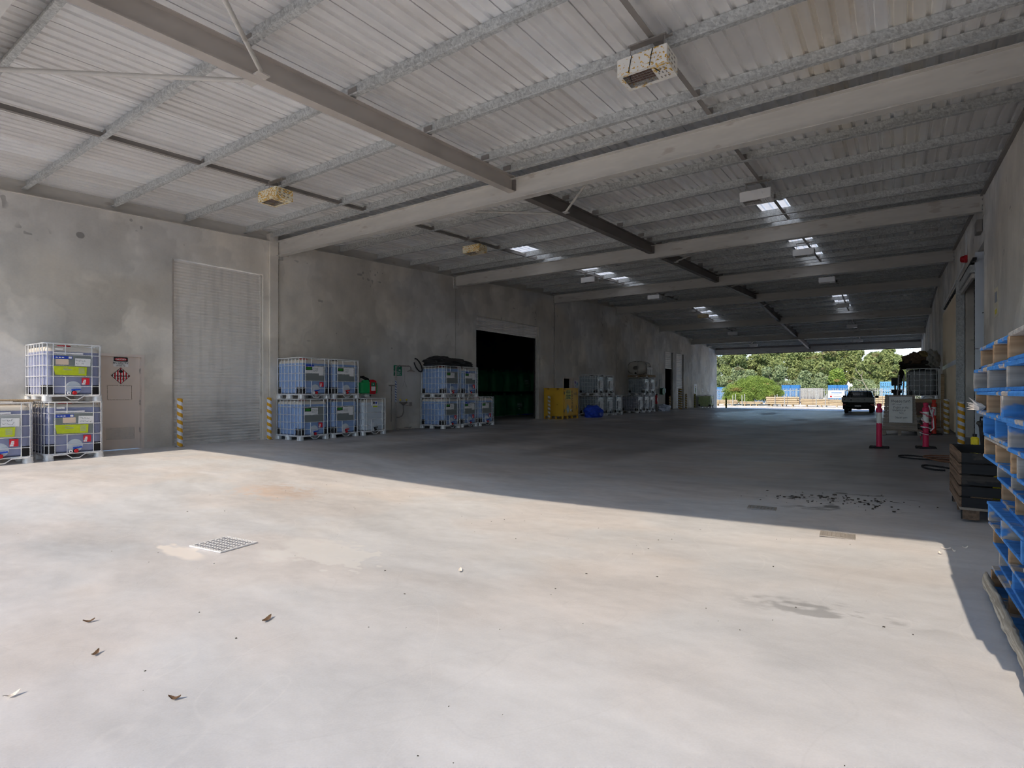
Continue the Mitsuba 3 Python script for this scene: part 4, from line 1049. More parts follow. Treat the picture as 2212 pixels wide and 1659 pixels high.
def bulk_bag(x, y, z, s, seed, label, printed):
    t = thing('bulk_bag', label, 'bulk bag', 'green bulk bags in the dark store')
    n = 64; rings, zs = [], []
    for q, zz in ((0.86, 0), (0.97, 0.04), (1.04, 0.3), (1.05, 0.6), (1.0, 0.85), (0.9, 1.0), (0.6, 1.07), (0.2, 1.05)):
        o = outline(0.5 * s, 0.5 * s, 0.2 * s, n) * q
        o = o * (1 + 0.06 * (meshkit.fbm(np.c_[o * 3, np.full(n, zz * 3 + seed)], 3, seed)[:, None] - 0.5))
        rings.append(o + np.array([x, y])); zs.append(z + zz * 1.1 * s)
    obj('sack', loft(rings, zs), 'm_bag_green', t, smooth=60)
    for sx_ in (-1, 1):
        for sy_ in (-1, 1):
            p0 = np.array([x + sx_ * 0.38 * s, y + sy_ * 0.38 * s, z + 1.08 * s])
            obj('lifting_loop', MB().tube([p0, p0 + [0.02 * sx_, 0.02, 0.16], p0 + [0.06, 0.06 * sy_, 0.20], p0 + [0.12 * -sx_, 0.05, 0.12], p0 + [0.14 * -sx_, 0.0, 0.0]], 0.02, 6), 'm_bag_green', t)
    if printed:
        obj('print_block', flat(unary_union([sbox(-0.25, 0.60, 0.22, 0.72), sbox(-0.25, 0.48, 0.24, 0.57), sbox(-0.15, 0.38, 0.1, 0.42), sbox(-0.15, 0.3, 0.12, 0.34)]), 0.004, (x + 0.54 * s, y, z), U, V), 'm_bag_print', t)


RW = ['first', 'second', 'third', 'fourth', 'fifth']
for i, y in enumerate((24.0, 25.25, 26.85, 28.15, 29.4)):
    bulk_bag(-18.7 + 0.05 * i, y, 0.0, 1.0, i, 'green bulk bag on the store floor, %s from the left' % RW[i], i in (2, 4))
for i, y in enumerate((23.8, 25.2, 26.6, 28.0, 29.3)):
    bulk_bag(-18.85, y, 1.36, 1.0, 11 + i, 'green bulk bag in the upper row of the dark store, %s from the left' % RW[i], i in (3,))
obj('floor_sheet', grid_sheet(np.linspace(-17.9, -17.2, 8), np.linspace(26.2, 28.6, 16), 0.0, lambda X, Y: 0.03 + 0.06 * meshkit.fbm(np.stack([X * 4, Y * 4, X * 0], -1), 3, 4)), 'm_blue', label='crumpled blue plastic sheet at the foot of the green bulk bags', cat='plastic sheet')

# ------------------------------------------------------------------ yellow storage cabinet
def f_yellow(p, n, uv):
    v = 0.9 + 0.25 * (fbm(p.x * 1.5, p.y * 1.5, p.z * 1.5) - 0.5)
    r = smoothstep(0.62, 0.72, fbm(p.x * 4, p.y * 4, p.z * 4, 4)) * smoothstep(1.25, 1.5, p.z + 0.5 * fbm(p.x * 3, p.y * 3, 1.0)) + smoothstep(0.76, 0.8, fbm(p.x * 9, p.y * 9, p.z * 9, 3))
    return mix(mi.Color3f(0.86, 0.52, 0.06) * v, (0.35, 0.12, 0.02), dr.minimum(r, 1.0) * 0.8)


bs('m_cabinet', mikit.proc(f_yellow), rough=0.5); bs('m_letter', (0.12, 0.01, 0.01), rough=0.6); bs('m_sticker', (0.75, 0.66, 0.10), rough=0.5); bs('m_diamond', (0.45, 0.52, 0.52), rough=0.4)
t = thing('yellow_cabinet', 'big rusty yellow steel storage cabinet beside the open store doorway', 'cabinet')
cx0, cx1, cy0, cy1 = -14.55, -13.45, 23.80, 25.40
obj('body', MB().bevel(cx0, cx1, cy0, cy1, 0.15, 1.52, 0.012), 'm_cabinet', t)
obj('lid', MB().bevel(cx0 - 0.015, cx1 + 0.015, cy0 - 0.015, cy1 + 0.015, 1.50, 1.545, 0.01), 'm_cabinet', t)
for i, (x, y) in enumerate([(x, y) for x in (cx0 + 0.04, cx0 + 0.40, cx1 - 0.40, cx1 - 0.04) for y in (cy0 + 0.03, cy1 - 0.03)] + [(cx1 - 0.03, cy0 + 0.5), (cx1 - 0.03, cy0 + 1.0)]):
    obj('leg', MB().box(x - 0.03, x + 0.03, y - 0.03, y + 0.03, 0.0, 0.155), 'm_cabinet', t)
for y in (cy0 + 0.03, cy1 - 0.03): obj('skid', MB().box(cx0 + 0.02, cx1 - 0.01, y - 0.032, y + 0.032, 0.0, 0.02), 'm_cabinet', t)
dp = obj('door', MB().bevel(cx1, cx1 + 0.025, cy0 + 0.12, cy1 - 0.22, 0.19, 1.47, 0.006), 'm_cabinet', t)
for y, z in ((cy0 + 0.10, 1.3), (cy0 + 0.10, 0.42)): obj('hinge', MB().tube([(cx1 + 0.02, y, z - 0.07), (cx1 + 0.02, y, z + 0.07)], 0.022, 8), 'm_residue', dp)
obj('handle', MB().tube([(cx1 + 0.03, cy1 - 0.36, 0.48), (cx1 + 0.07, cy1 - 0.36, 0.50), (cx1 + 0.07, cy1 - 0.30, 0.62), (cx1 + 0.03, cy1 - 0.30, 0.64)], 0.012, 6), 'm_bridging', dp)
for x in (cy1 - 0.16,): obj('edge_strip', MB().box(cx1, cx1 + 0.035, x, x + 0.06, 0.19, 1.47), 'm_cabinet', t)
st = obj('sticker', flat(sbox(0, 0, 0.55, 0.46), 0.003, (cx1 + 0.025, cy0 + 0.22, 0.99), U, V), 'm_sticker', dp)
obj('print_line', flat(unary_union([sbox(0.08 - 0.05 * (i % 2), 0.39 - 0.075 * i, 0.46 + 0.04 * (i % 2), 0.42 - 0.075 * i) for i in range(6)]), 0.002, (cx1 + 0.0285, cy0 + 0.22, 0.99), U, V), 'm_ink', dp)
for i, ch in enumerate('FECBOX'):
    obj('lettering', text(ch, 0.12, (cx1 + 0.026, cy0 + 0.90, 1.29 - 0.19 * i), U, V, bold=True, squeeze=1.3), 'm_letter', dp)
obj('hazard_diamond', flat(Polygon([(0, -0.25), (0.16, 0), (0, 0.25), (-0.16, 0)]), 0.004, (cx1 + 0.026, cy0 + 0.45, 0.50), U, V), 'm_diamond', dp)
obj('diamond_mark', flat(Polygon([(-0.05, -0.10), (0.05, -0.12), (0.02, 0.06), (-0.03, 0.05)]), 0.002, (cx1 + 0.0305, cy0 + 0.45, 0.50), U, V), 'm_white', dp)
obj('small_label', flat(sbox(0, 0, 0.16, 0.12), 0.003, (cx1 + 0.026, cy0 + 0.68, 0.38), U, V), 'm_white', dp)

# ------------------------------------------------------------------ odds and ends along the left wall
bs('m_blue_bag', tone((0.02, 0.07, 0.55), 0.35, 9), rough=0.4); bs('m_pale_bag', tone((0.55, 0.62, 0.75), 0.4, 7), rough=0.5); bs('m_drum', tone((0.14, 0.02, 0.02), 0.3, 5), rough=0.5)
obj('blue_bag', heap((-13.25, 26.75, 0), (0.42, 0.55, 0.33), 12, 0.7, 2.0), 'm_blue_bag', smooth=60, label='crumpled bright blue plastic bag on the floor beside the open beige door', cat='bag')
t = thing('drum', 'dark red drum standing on the third grey tank from the blue bag', 'drum')
obj('shell', MB().lathe([(0, 0), (0.28, 0), (0.28, 0.02), (0.27, 0.03), (0.27, 0.18), (0.285, 0.19), (0.27, 0.20), (0.27, 0.36), (0.28, 0.37), (0.28, 0.39), (0, 0.39)], (-14.15, 30.7, TZ), 'z', 28), 'm_drum', t, smooth=40)
obj('bung', MB().lathe([(0, 0.03), (0.03, 0.03), (0.03, 0), (0, 0)], (-14.1, 30.55, TZ + 0.39), 'z', 10), 'm_bridging', t)
# oval tank on a pallet
t = thing('oval_tank', 'cream oval poly tank with straps lying on a pallet above the dark tanks', 'poly tank')
pz = 2 * TZ
bs('m_tank_cream', tone((0.58, 0.55, 0.50), 0.1, 2), rough=0.45)
yy = np.linspace(-0.55, 0.55, 15); rings = []
n = 48; aa = np.linspace(0, 2 * math.pi, n, endpoint=False)
v, f = [], []
for q in yy:
    s = max(0.02, (1 - abs(q / 0.56) ** 5)) ** 0.5
    for a_ in aa:
        ca, sa = math.cos(a_), math.sin(a_)
        v.append((-14.12 + 0.66 * s * np.sign(ca) * abs(ca) ** 0.75, 35.3 + q, pz + 0.185 + 0.44 + 0.44 * s * np.sign(sa) * abs(sa) ** 0.75))
for i in range(len(yy) - 1):
    for j in range(n):
        f.append([i * n + j, (i + 1) * n + j, (i + 1) * n + (j + 1) % n, i * n + (j + 1) % n])
mb = MB().add(v, f)
obj('vessel', mb, 'm_tank_cream', t, smooth=60)
for dy in (-0.33, 0.35):
    s = 1.02
    obj('strap', MB().tube([(-14.12 + 0.665 * np.sign(math.cos(q)) * abs(math.cos(q)) ** 0.75, 35.3 + dy, pz + 0.625 + 0.445 * np.sign(math.sin(q)) * abs(math.sin(q)) ** 0.75) for q in np.linspace(0, 2 * math.pi, 40)[:-1]], 0.016, 6, closed=True), 'm_bridging', t)
obj('outlet', MB().lathe([(0.0, 0.03), (0.05, 0.03), (0.06, 0), (0, 0)], (-14.15, 34.73, pz + 0.27), 'y', 14), 'm_black', t)
obj('outlet', MB().lathe([(0, -0.04), (0.06, -0.04), (0.06, 0.02), (0, 0.02)], (-14.15, 34.745, pz + 0.27), 'y', 14), 'm_black', t)
obj('sight_tube', MB().tube([(-13.98, 34.72, pz + 0.22), (-13.98, 34.72, pz + 0.98)], 0.012, 6), 'm_bridging', t)
obj('filler_cap', MB().lathe([(0, 0.06), (0.06, 0.05), (0.06, 0), (0, 0)], (-14.1, 35.3, pz + 1.03), 'z', 12), 'm_white', t)
t = thing('white_canister', 'white two legged plastic canister beside the oval tank on its pallet', 'canister')
obj('shell', MB().bevel(-13.42, -13.26, 34.9, 35.5, pz + 0.50, pz + 0.66, 0.03).bevel(-13.42, -13.28, 34.92, 35.12, pz + 0.155, pz + 0.52, 0.03).bevel(-13.42, -13.28, 35.28, 35.48, pz + 0.155, pz + 0.52, 0.03), 'm_white', t)
obj('cap', MB().lathe([(0, 0.09), (0.05, 0.08), (0.05, 0), (0, 0)], (-13.34, 35.2, pz + 0.65), 'z', 12), 'm_bridging', t)


bs('m_timber', wood((0.50, 0.38, 0.24), (0.28, 0.19, 0.11)), rough=0.75, spec=0.15)
bs('m_timber_grey', wood((0.42, 0.37, 0.32), (0.24, 0.20, 0.16)), rough=0.8, spec=0.15)


def wood_pallet(t, x0, x1, y0, y1, z, mat, h=0.145, boards=6):
    """Deck boards along x on three bearers along y."""
    for x in np.linspace(x0 + 0.05, x1 - 0.05, 3): obj('bearer', MB().box(x - 0.05, x + 0.05, y0, y1, z + 0.02, z + h - 0.02), mat, t)
    w = (y1 - y0) / boards
    for i in range(boards): obj('deck_board', MB().box(x0, x1, y0 + i * w + 0.01, y0 + (i + 1) * w - 0.01, z + h - 0.02, z + h), mat, t)
    for i in (0, boards // 2, boards - 1): obj('base_board', MB().box(x0, x1, y0 + i * w + 0.01, y0 + (i + 1) * w - 0.01, z, z + 0.02), mat, t)


t = thing('wood_pallet', 'timber pallet under the cream oval tank', 'pallet')
wood_pallet(t, -14.68, -13.2, 34.72, 35.9, pz + 0.002, 'm_timber')
obj('bag_bundle', heap((-13.55, 38.35, 0), (0.40, 0.75, 0.25), 21, 0.7, 2.2), 'm_pale_bag', smooth=60, label='bundle of pale blue and white plastic bags right of the dark tanks', cat='bag')
t = thing('fire_extinguisher', 'red fire extinguisher standing behind the last dark tank at the bag bundle', 'fire extinguisher')
obj('cylinder', MB().lathe([(0, 0), (0.09, 0), (0.095, 0.02), (0.095, 0.5), (0.07, 0.58), (0.03, 0.62), (0, 0.62)], (-13.7, 37.35, 0.52), 'z', 20), 'm_red', t, smooth=40)
obj('wall_stand', MB().box(-13.82, -13.58, 37.24, 37.46, 0.0, 0.52), 'm_bridging', t)
obj('nozzle_head', MB().box(-13.72, -13.60, 37.32, 37.38, 1.13, 1.2), 'm_black', t)
obj('label_sticker', MB().box(-13.606, -13.60, 37.29, 37.41, 0.68, 0.95), 'm_white', t)
t = thing('hose_reel', 'green hose reel fixed to the wall left of the far roller doors', 'hose reel')
obj('drum', MB().lathe([(0, 0), (0.28, 0), (0.28, 0.03), (0.2, 0.04), (0.2, 0.16), (0.28, 0.17), (0.28, 0.2), (0, 0.2)], (XL + 0.07, 41.1, 1.40), 'x', 24), 'm_green', t, smooth=40)
obj('bracket', MB().box(XL + 0.01, XL + 0.065, 41.0, 41.2, 1.2, 1.6).tube([(XL + 0.04, 40.95, 1.5), (XL + 0.04, 40.95, 2.3), (XL + 0.04, 41.5, 2.35)], 0.02, 6), 'm_pipe', t)
obj('hose_coil', MB().lathe([(0.2, 0.05), (0.25, 0.06), (0.25, 0.15), (0.2, 0.16)], (XL + 0.07, 41.1, 1.40), 'x', 24), 'm_rubber', t)
t = obj('water_tap_box', MB().bevel(XL + 0.01, XL + 0.14, 41.55, 41.95, 1.28, 1.62, 0.01), 'm_pale_blue', label='small pale box on the wall beside the green hose reel', cat='box')
t = obj('wall_switch', MB().bevel(XL, XL + 0.06, 40.15, 40.35, 1.75, 2.15, 0.01), 'm_print', label='small grey switch box on the panel joint above the last dark tanks', cat='switch box')
t = thing('wood_board', 'brown slatted timber board lying on the purple tank at the left edge', 'timber board')
for i in range(9): obj('slat', MB().box(-14.62 + 0.115 * i, -14.54 + 0.115 * i, 2.6, 3.62, TZ + 0.022, TZ + 0.042), 'm_timber', t)
for y in (2.75, 3.45): obj('batten', MB().box(-14.62, -13.62, y, y + 0.06, TZ + 0.002, TZ + 0.022), 'm_timber', t)
obj('conduit_1', MB().tube([(XL + 0.02, 25.2, 6.0), (XL + 0.02, 25.2, 0.2)], 0.016, 6), 'm_pipe', kind='structure', label='thin downpipe on the wall panel joint above the yellow cabinet')

# ------------------------------------------------------------------ right side: doorway, sliding door, wall fittings
N = -U                                                     # reading direction on the right wall (facing -x)
bs('m_pale_steel', tone((0.78, 0.83, 0.90), 0.06, 2), rough=0.4, metal=0.1)
k = obj('door_7', MB().bevel(1.66, 2.7, 18.38, 18.44, 0.0, 2.45, 0.004), 'm_pale_steel', kind='structure', label='pale steel door panel standing in the right hand doorway')
obj('upper_sheet', MB().bevel(1.66, 2.7, 18.38, 18.44, 2.46, 4.92, 0.004), 'm_pale_steel', k)
obj('pen_mark', flat(unary_union([sbox(0, 0, 0.10, 0.03), sbox(0.03, -0.015, 0.06, 0.045)]), 0.001, (1.74, 18.38, 1.93), UX, V), 'm_black', k)
obj('pen_mark', flat(unary_union([sbox(0, 0, 0.03, 0.02), sbox(0.04, -0.02, 0.07, 0.0)]), 0.001, (1.80, 18.38, 3.35), UX, V), 'm_black', k)
fr = MB().box(1.50, 1.70, 21.50, 21.62, -0.05, 4.75)
k2 = obj('trim_6', fr, 'm_galv', kind='structure', label='galvanised door post between the dark doorway and the tan sliding door')
obj('lintel', MB().box(1.56, 1.71, 18.46, 21.5, 4.42, 4.62), 'm_galv', k2)
obj('lintel', MB().box(1.60, 1.66, 18.46, 21.5, 4.28, 4.40), 'm_beam', k2)
bs('m_door_tan', tone((0.74, 0.62, 0.46), 0.08, 1.0), rough=0.45)
sl = []
y = 21.68
k = obj('door_8', MB().box(1.565, 1.585, 21.66, 28.2, 0.04, 4.48), 'm_door_tan', kind='structure', label='large tan ribbed sliding door parked against the right wall')
ribd = mikit.ply(MB().sweep([(-0.03, 0), (-0.015, 0.025), (0.015, 0.025), (0.03, 0)], (0, 0, 0.05), (0, 0, 4.47), up=(-1, 0, 0)).build(), 'm_door_tan')
for i in range(26): obj('rib', {**ribd, 'to_world': T().translate([1.565, 21.85 + i * 0.25, 0])}, None, k)
obj('mid_rail', MB().box(1.53, 1.565, 21.66, 28.2, 2.22, 2.36), 'm_pale_steel', k)
obj('edge_channel', MB().box(1.52, 1.60, 21.63, 21.70, 0.03, 4.5), 'm_pale_steel', k)
k = obj('trim_7', MB().box(1.58, 1.66, 18.0, 28.4, 4.66, 4.72), 'm_black', kind='structure', label='black overhead rail of the sliding door')
rl = mikit.ply(MB().box(-0.03, 0.05, -0.05, 0.05, -0.08, 0.0).build(), 'm_bridging')
for i in range(18): obj('rail_bracket', {**rl, 'to_world': T().translate([1.62, 18.3 + 0.58 * i, 4.74])}, None, k)
k = obj('conduit_2', MB().tube([(1.69, 20.9, 6.05), (1.69, 20.9, 5.30)], 0.02, 8).tube([(1.68, 20.9, 5.22), (1.68, 21.6, 5.14), (1.68, 31.2, 5.06)], 0.022, 8), 'm_white', kind='structure', label='white conduit running along the right wall above the sliding door')
t = thing('siren', 'small red siren on the right wall above the sliding door rail', 'siren')
obj('horn', MB().lathe([(0.05, 0.0), (0.09, 0.03), (0.10, 0.13), (0.07, 0.16), (0, 0.16)], (1.55, 20.95, 5.25), 'x', 16), 'm_red', t, smooth=40)
obj('base', MB().bevel(1.64, 1.715, 20.85, 21.05, 5.15, 5.35, 0.01), 'm_red', t)
obj('wall_box', MB().bevel(1.60, 1.715, 17.42, 17.85, 5.22, 5.52, 0.01), 'm_bridging', label='dark square steel box on the right wall above the pale door panel', cat='box')
o = np.array([1.72, 15.55, 2.92])
bs('m_paper_old', tone((0.72, 0.66, 0.52), 0.2, 9), rough=0.7)
barn = lambda o, a0, a1, b0, b1, off=0.004: flat(sbox(a0, b0, a1, b1), 0.001, at(o, N, V, 0, 0, off), N, V)
sign('wall_notice', 'weathered paper notice high on the right wall above the blue pallets', 'notice', sbox(0, 0, 0.55, 0.60), 'm_paper_old', o, N, V, [('picture', barn(o, 0.1, 0.45, 0.30, 0.52), 'm_print'), ('picture', barn(o, 0.12, 0.42, 0.06, 0.16), 'm_sticker')])
bollard(1.36, 18.05, 1.10, 0.075, 'm_stripe', 'clean yellow and white striped bollard beside the right hand doorway')
bollard(1.34, 22.75, 1.12, 0.075, 'm_stripe_dull', 'worn yellow and white striped bollard in front of the tan sliding door')
obj('wall_plate', MB().bevel(1.68, 1.72, 29.3, 29.75, 0.95, 1.65, 0.005), 'm_white', label='small white plate on the right wall beyond the tan sliding door', cat='plate')

# ------------------------------------------------------------------ red temporary bollards
bs('m_pink', tone((0.62, 0.03, 0.10), 0.12, 6), rough=0.45); bs('m_orange_red', tone((0.62, 0.05, 0.03), 0.12, 6), rough=0.45); bs('m_reflect', tone((0.80, 0.80, 0.76), 0.08, 9), rough=0.35)


def temp_bollard(x, y, mat, label, tape=False):
    t = thing('temporary_bollard', label, 'bollard', 'red and white temporary bollards')
    z = GZ(x, y)
    obj('base', MB().bevel(x - 0.21, x + 0.21, y - 0.21, y + 0.21, z, z + 0.035, 0.012), 'm_rubber', t)
    obj('tube', MB().lathe([(0.07, 0.03), (0.062, 0.06), (0.058, 0.90), (0.070, 0.905), (0.070, 0.99), (0.045, 1.0), (0.045, 1.05), (0.055, 1.06), (0.055, 1.10), (0.02, 1.12), (0, 1.12)], (x, y, z), 'z', 20), mat, t, smooth=35)
    obj('reflective_band', MB().lathe([(0.0605, 0.62), (0.0615, 0.63), (0.0605, 0.88), (0.0595, 0.89)], (x, y, z), 'z', 20), 'm_reflect', t, smooth=40)
    if tape:
        r = np.random.default_rng(4); m = MB(); m2 = MB()
        for i in range(7):
            a0 = r.random() * 6.3
            pts = [(x + (0.075 + 0.05 * r.random()) * math.cos(a0 + q * 1.1), y + (0.075 + 0.05 * r.random()) * math.sin(a0 + q * 1.1), z + 0.95 - 0.09 * i - 0.03 * q + 0.05 * r.random()) for q in range(8)]
            (m if i % 2 else m2).tube(pts, 0.008, 5)
        m.tube([(x + 0.06, y, z + 1.05), (x + 0.14, y + 0.03, z + 0.75), (x + 0.16, y, z + 0.5), (x + 0.09, y - 0.02, z + 0.42)], 0.014, 5)
        m2.tube([(x + 0.05, y, z + 1.0), (x + 0.17, y + 0.06, z + 0.95), (x + 0.12, y, z + 0.62), (x + 0.15, y, z + 0.45)], 0.011, 5)
        obj('barrier_tape', m, 'm_white', t, label='white wound barrier tape'); obj('barrier_tape', m2, 'm_pink', t, label='red wound barrier tape')


temp_bollard(-0.35, 16.75, 'm_pink', 'red and white plastic bollard standing alone, left of the handwritten board')
temp_bollard(0.60, 17.0, 'm_pink', 'red and white plastic bollard wound with barrier tape, middle of the three', True)
temp_bollard(1.0, 22.35, 'm_orange_red', 'red and white plastic bollard farthest back, beside the worn striped bollard')

# ------------------------------------------------------------------ handwritten board on a pallet
t = thing('timber_stand', 'grey timber stand on a pallet carrying the handwritten whiteboard', 'stand')
bx0, bx1, by = -0.34, 0.56, 21.95
for x in (bx0 - 0.02, 0.05, bx1 + 0.0): obj('block', MB().box(x, x + 0.09, by - 0.25, by + 0.6, GZ(0, 22), 0.10), 'm_timber_grey', t)
obj('pallet_deck', MB().box(bx0 - 0.06, bx1 + 0.12, by - 0.27, by + 0.62, 0.10, 0.125), 'm_timber_grey', t)
tl = 0.10
for i in range(9):
    z0 = 0.13 + i * 0.125; w0 = 0.46 - 0.06 * i / 8
    obj('board', MB().obox((0.10, by - 0.18 + tl * z0, z0 + 0.06), (w0, 0, 0), (0, 0.012, 0), (0, tl * 0.058, 0.058)), 'm_timber_grey', t)
for s in (-1, 1): obj('batten', MB().obox((0.10 + s * 0.36, by - 0.155 + tl * 0.7, 0.70), (0.03, 0, 0), (0, 0.012, 0), (0, 0.056, 0.56)), 'm_timber_grey', t)
t = thing('whiteboard', 'whiteboard with a handwritten request to turn off engines, near the right wall', 'whiteboard')
wb = lambda x, z, dy=0.0: (x, by - 0.205 + tl * z - dy, z)
wx0, wx1, wz0, wz1 = -0.20, 0.44, 0.36, 1.20
up2 = np.array([0, tl, 1.0]) / math.hypot(1, tl)
obj('face', flat(sbox(0, 0, wx1 - wx0, wz1 - wz0), 0.012, wb(wx0, wz0), UX, up2), 'm_reflect', t)
for a, b, c, d in ((0, 0, wx1 - wx0, 0.03), (0, wz1 - wz0 - 0.025, wx1 - wx0, wz1 - wz0), (0, 0.545, wx1 - wx0, 0.575)):
    obj('frame_rail', flat(sbox(a, b, c, d), 0.02, wb(wx0, wz0, 0.0), UX, up2), 'm_white', t)
for a in (-0.012, wx1 - wx0 - 0.012): obj('frame_side', flat(sbox(a, 0, a + 0.022, wz1 - wz0), 0.022, wb(wx0, wz0), UX, up2), 'm_bridging', t)
for s, h, xx, zz in (('Please turn', 0.105, 0.12, 1.01), ('off your', 0.075, 0.02, 0.915), ('Engine in the', 0.07, 0.13, 0.82), ('Undercover', 0.07, 0.08, 0.73), ('Area', 0.06, 0.14, 0.645), ('Thank you', 0.07, 0.13, 0.50)):
    ms = [meshkit.text_mesh(w_, h * 0.82, 0.002) for w_ in s.split()]
    ws = [0.82 * (m_.bounds[1, 0] - m_.bounds[0, 0]) for m_ in ms]
    x_ = xx - (sum(ws) + 0.03 * (len(ws) - 1)) / 2
    for m_, w_ in zip(ms, ws):
        m_.vertices[:, 0] = 0.82 * (m_.vertices[:, 0] - m_.bounds[0, 0])
        obj('handwriting', placed(m_, wb(x_, zz, 0.013), UX, up2), 'm_ink', t); x_ += w_ + 0.03

# ------------------------------------------------------------------ stored things against the right wall behind the board
t = thing('timber_crate', 'brown timber crate with a mesh front under the caged tank near the right wall', 'crate')
cx0, cx1, cy0, cy1 = 0.33, 1.34, 26.0, 27.25
for x in (cx0, cx1 - 0.08):
    for y in (cy0, cy1 - 0.08): obj('post', MB().box(x, x + 0.08, y, y + 0.08, 0.0, 1.05), 'm_timber', t)
for z in (0.08, 0.36, 0.95): obj('rail', MB().box(cx0, cx1, cy0 - 0.02, cy0, z, z + 0.1), 'm_timber', t)
for z in (0.08, 0.36, 0.95): obj('rail', MB().box(cx0 - 0.02, cx0, cy0, cy1, z, z + 0.1), 'm_timber', t)
obj('lining', MB().box(cx0 + 0.03, cx1 - 0.03, cy0 + 0.02, cy1 - 0.05, 0.05, 1.03), 'm_mesh_dark', t)
obj('top', MB().box(cx0 - 0.02, cx1 + 0.02, cy0 - 0.02, cy1, 1.05, 1.08), 'm_timber', t)
tank('dull caged tank on the timber crate under brown tarpaulins', 1.32, 27.22, 1.085, 90, 'dark', 1.05, 'none', valve='black', lid='m_black', shell='m_liq_dark', group=None, detail=1)
bs('m_brown_sack', tone((0.10, 0.065, 0.04), 0.4, 5), rough=0.85); bs('m_black_sheet', tone((0.02, 0.016, 0.014), 0.4, 5), rough=0.7); bs('m_grey_sack', tone((0.26, 0.25, 0.22), 0.3, 7), rough=0.8); bs('m_ochre_sack', tone((0.20, 0.15, 0.06), 0.3, 5), rough=0.8)
zt = 1.085 + 1.16
t = thing('sack_heap', 'heap of brown, black and grey sacks on the caged tank by the right wall', 'sack heap')
obj('black_sheet', heap((0.74, 26.6, zt), (0.60, 0.6, 0.22), 31, 0.9, 2.4, power=0.95), 'm_black_sheet', t, smooth=50)
obj('brown_sack', heap((0.62, 26.5, zt + 0.12), (0.40, 0.5, 0.27), 33, 1.2, 2.4, power=1.0), 'm_brown_sack', t, smooth=50)
obj('ochre_sack', heap((0.84, 26.6, zt + 0.30), (0.30, 0.4, 0.20), 35, 1.2, 2.4, power=1.0), 'm_ochre_sack', t, smooth=50)
obj('grey_sack', heap((1.12, 26.4, zt + 0.02), (0.24, 0.45, 0.36), 37, 1.0, 2.6, power=1.0), 'm_grey_sack', t, smooth=50)
obj('hanging_sheet', heap((0.17, 26.6, zt - 0.36), (0.09, 0.35, 0.18), 38, 0.7, 3.0), 'm_black_sheet', smooth=50, label='crumpled black sheet hanging down the left side of the caged tank', cat='plastic sheet')
t = thing('black_tray', 'upper wide black plastic tray projecting left of the sacks, against the trees', 'tray', 'black trays by the ladder')
rk = lambda z0, z1, x0, t: obj('shell', loft([outline(0.19, 0.5, 0.03, 24) * 0.94, outline(0.19, 0.5, 0.03, 24)], [z0, z1]).apply_translation([x0, 28.4, 0]), 'm_black', t)
rk(1.62, 1.93, 0.02, t)
obj('stack_post', MB().box(-0.06, 0.0, 28.93, 28.97, 0.0, 1.66), 'm_black', t); obj('stack_post', MB().box(0.10, 0.16, 28.93, 28.97, 0.0, 1.66), 'm_black', t)
for z, w in ((1.30, 'middle'), (1.06, 'lowest')):
    t2 = thing('black_tray', '%s wide black plastic tray left of the ladder, against the blue bins' % w, 'tray', 'black trays by the ladder'); rk(z, z + 0.15, 0.02, t2)
    obj('foot', MB().box(-0.10, 0.14, 28.2, 28.6, 0.0 if z < 1.2 else 1.211, z), 'm_black', t2)
t = thing('ladder', 'grey aluminium ladder leaning left of the caged tank near the right wall', 'ladder')
for s in (0, 1): obj('stile', MB().tube([(-0.04 + 0.17 * s, 25.3, 0.0), (0.09 + 0.17 * s, 25.9, 2.0)], 0.025, 6), 'm_steel', t)
for i in range(7):
    q = (0.12 + 0.26 * i) / 2.0
    obj('rung', MB().tube([(-0.04 + 0.13 * q, 25.3 + 0.60 * q, 2 * q), (0.13 + 0.13 * q, 25.3 + 0.60 * q, 2 * q)], 0.014, 6), 'm_steel', t)
t = thing('timber_post', 'tall brown timber post standing right of the caged tank', 'timber')
obj('shaft', MB().box(1.37, 1.47, 26.0, 26.08, 0.0, 2.02), 'm_timber', t)
bs('m_gutter', tone((0.36, 0.34, 0.31), 0.25, 6), rough=0.55)
gi = 0
for r_, n_ in ((0, 4), (1, 4), (2, 3), (3, 2)):
    for c_ in range(n_):
        gi += 1
        a = np.linspace(math.pi * 0.05, math.pi * 0.95, 9)
        prof = [(0.085 * math.cos(q), 0.075 * math.sin(q)) for q in a] + [(0.079 * math.cos(q), 0.069 * math.sin(q)) for q in a[::-1]]
        t = thing('gutter_length', 'curved grey gutter length stacked behind the taped bollard, %s row, %s' % (('bottom', 'second', 'third', 'top')[r_], ('leftmost', 'second', 'third', 'rightmost')[c_]), 'gutter', 'stacked curved gutter lengths')
        obj('trough', MB().sweep(prof, (0.56 + 0.18 * c_ + 0.05 * r_, 22.6 + 0.08 * c_, 0.02 + 0.125 * r_), (0.40 + 0.18 * c_ + 0.05 * r_, 24.6, 0.02 + 0.125 * r_)), 'm_gutter', t, smooth=40)

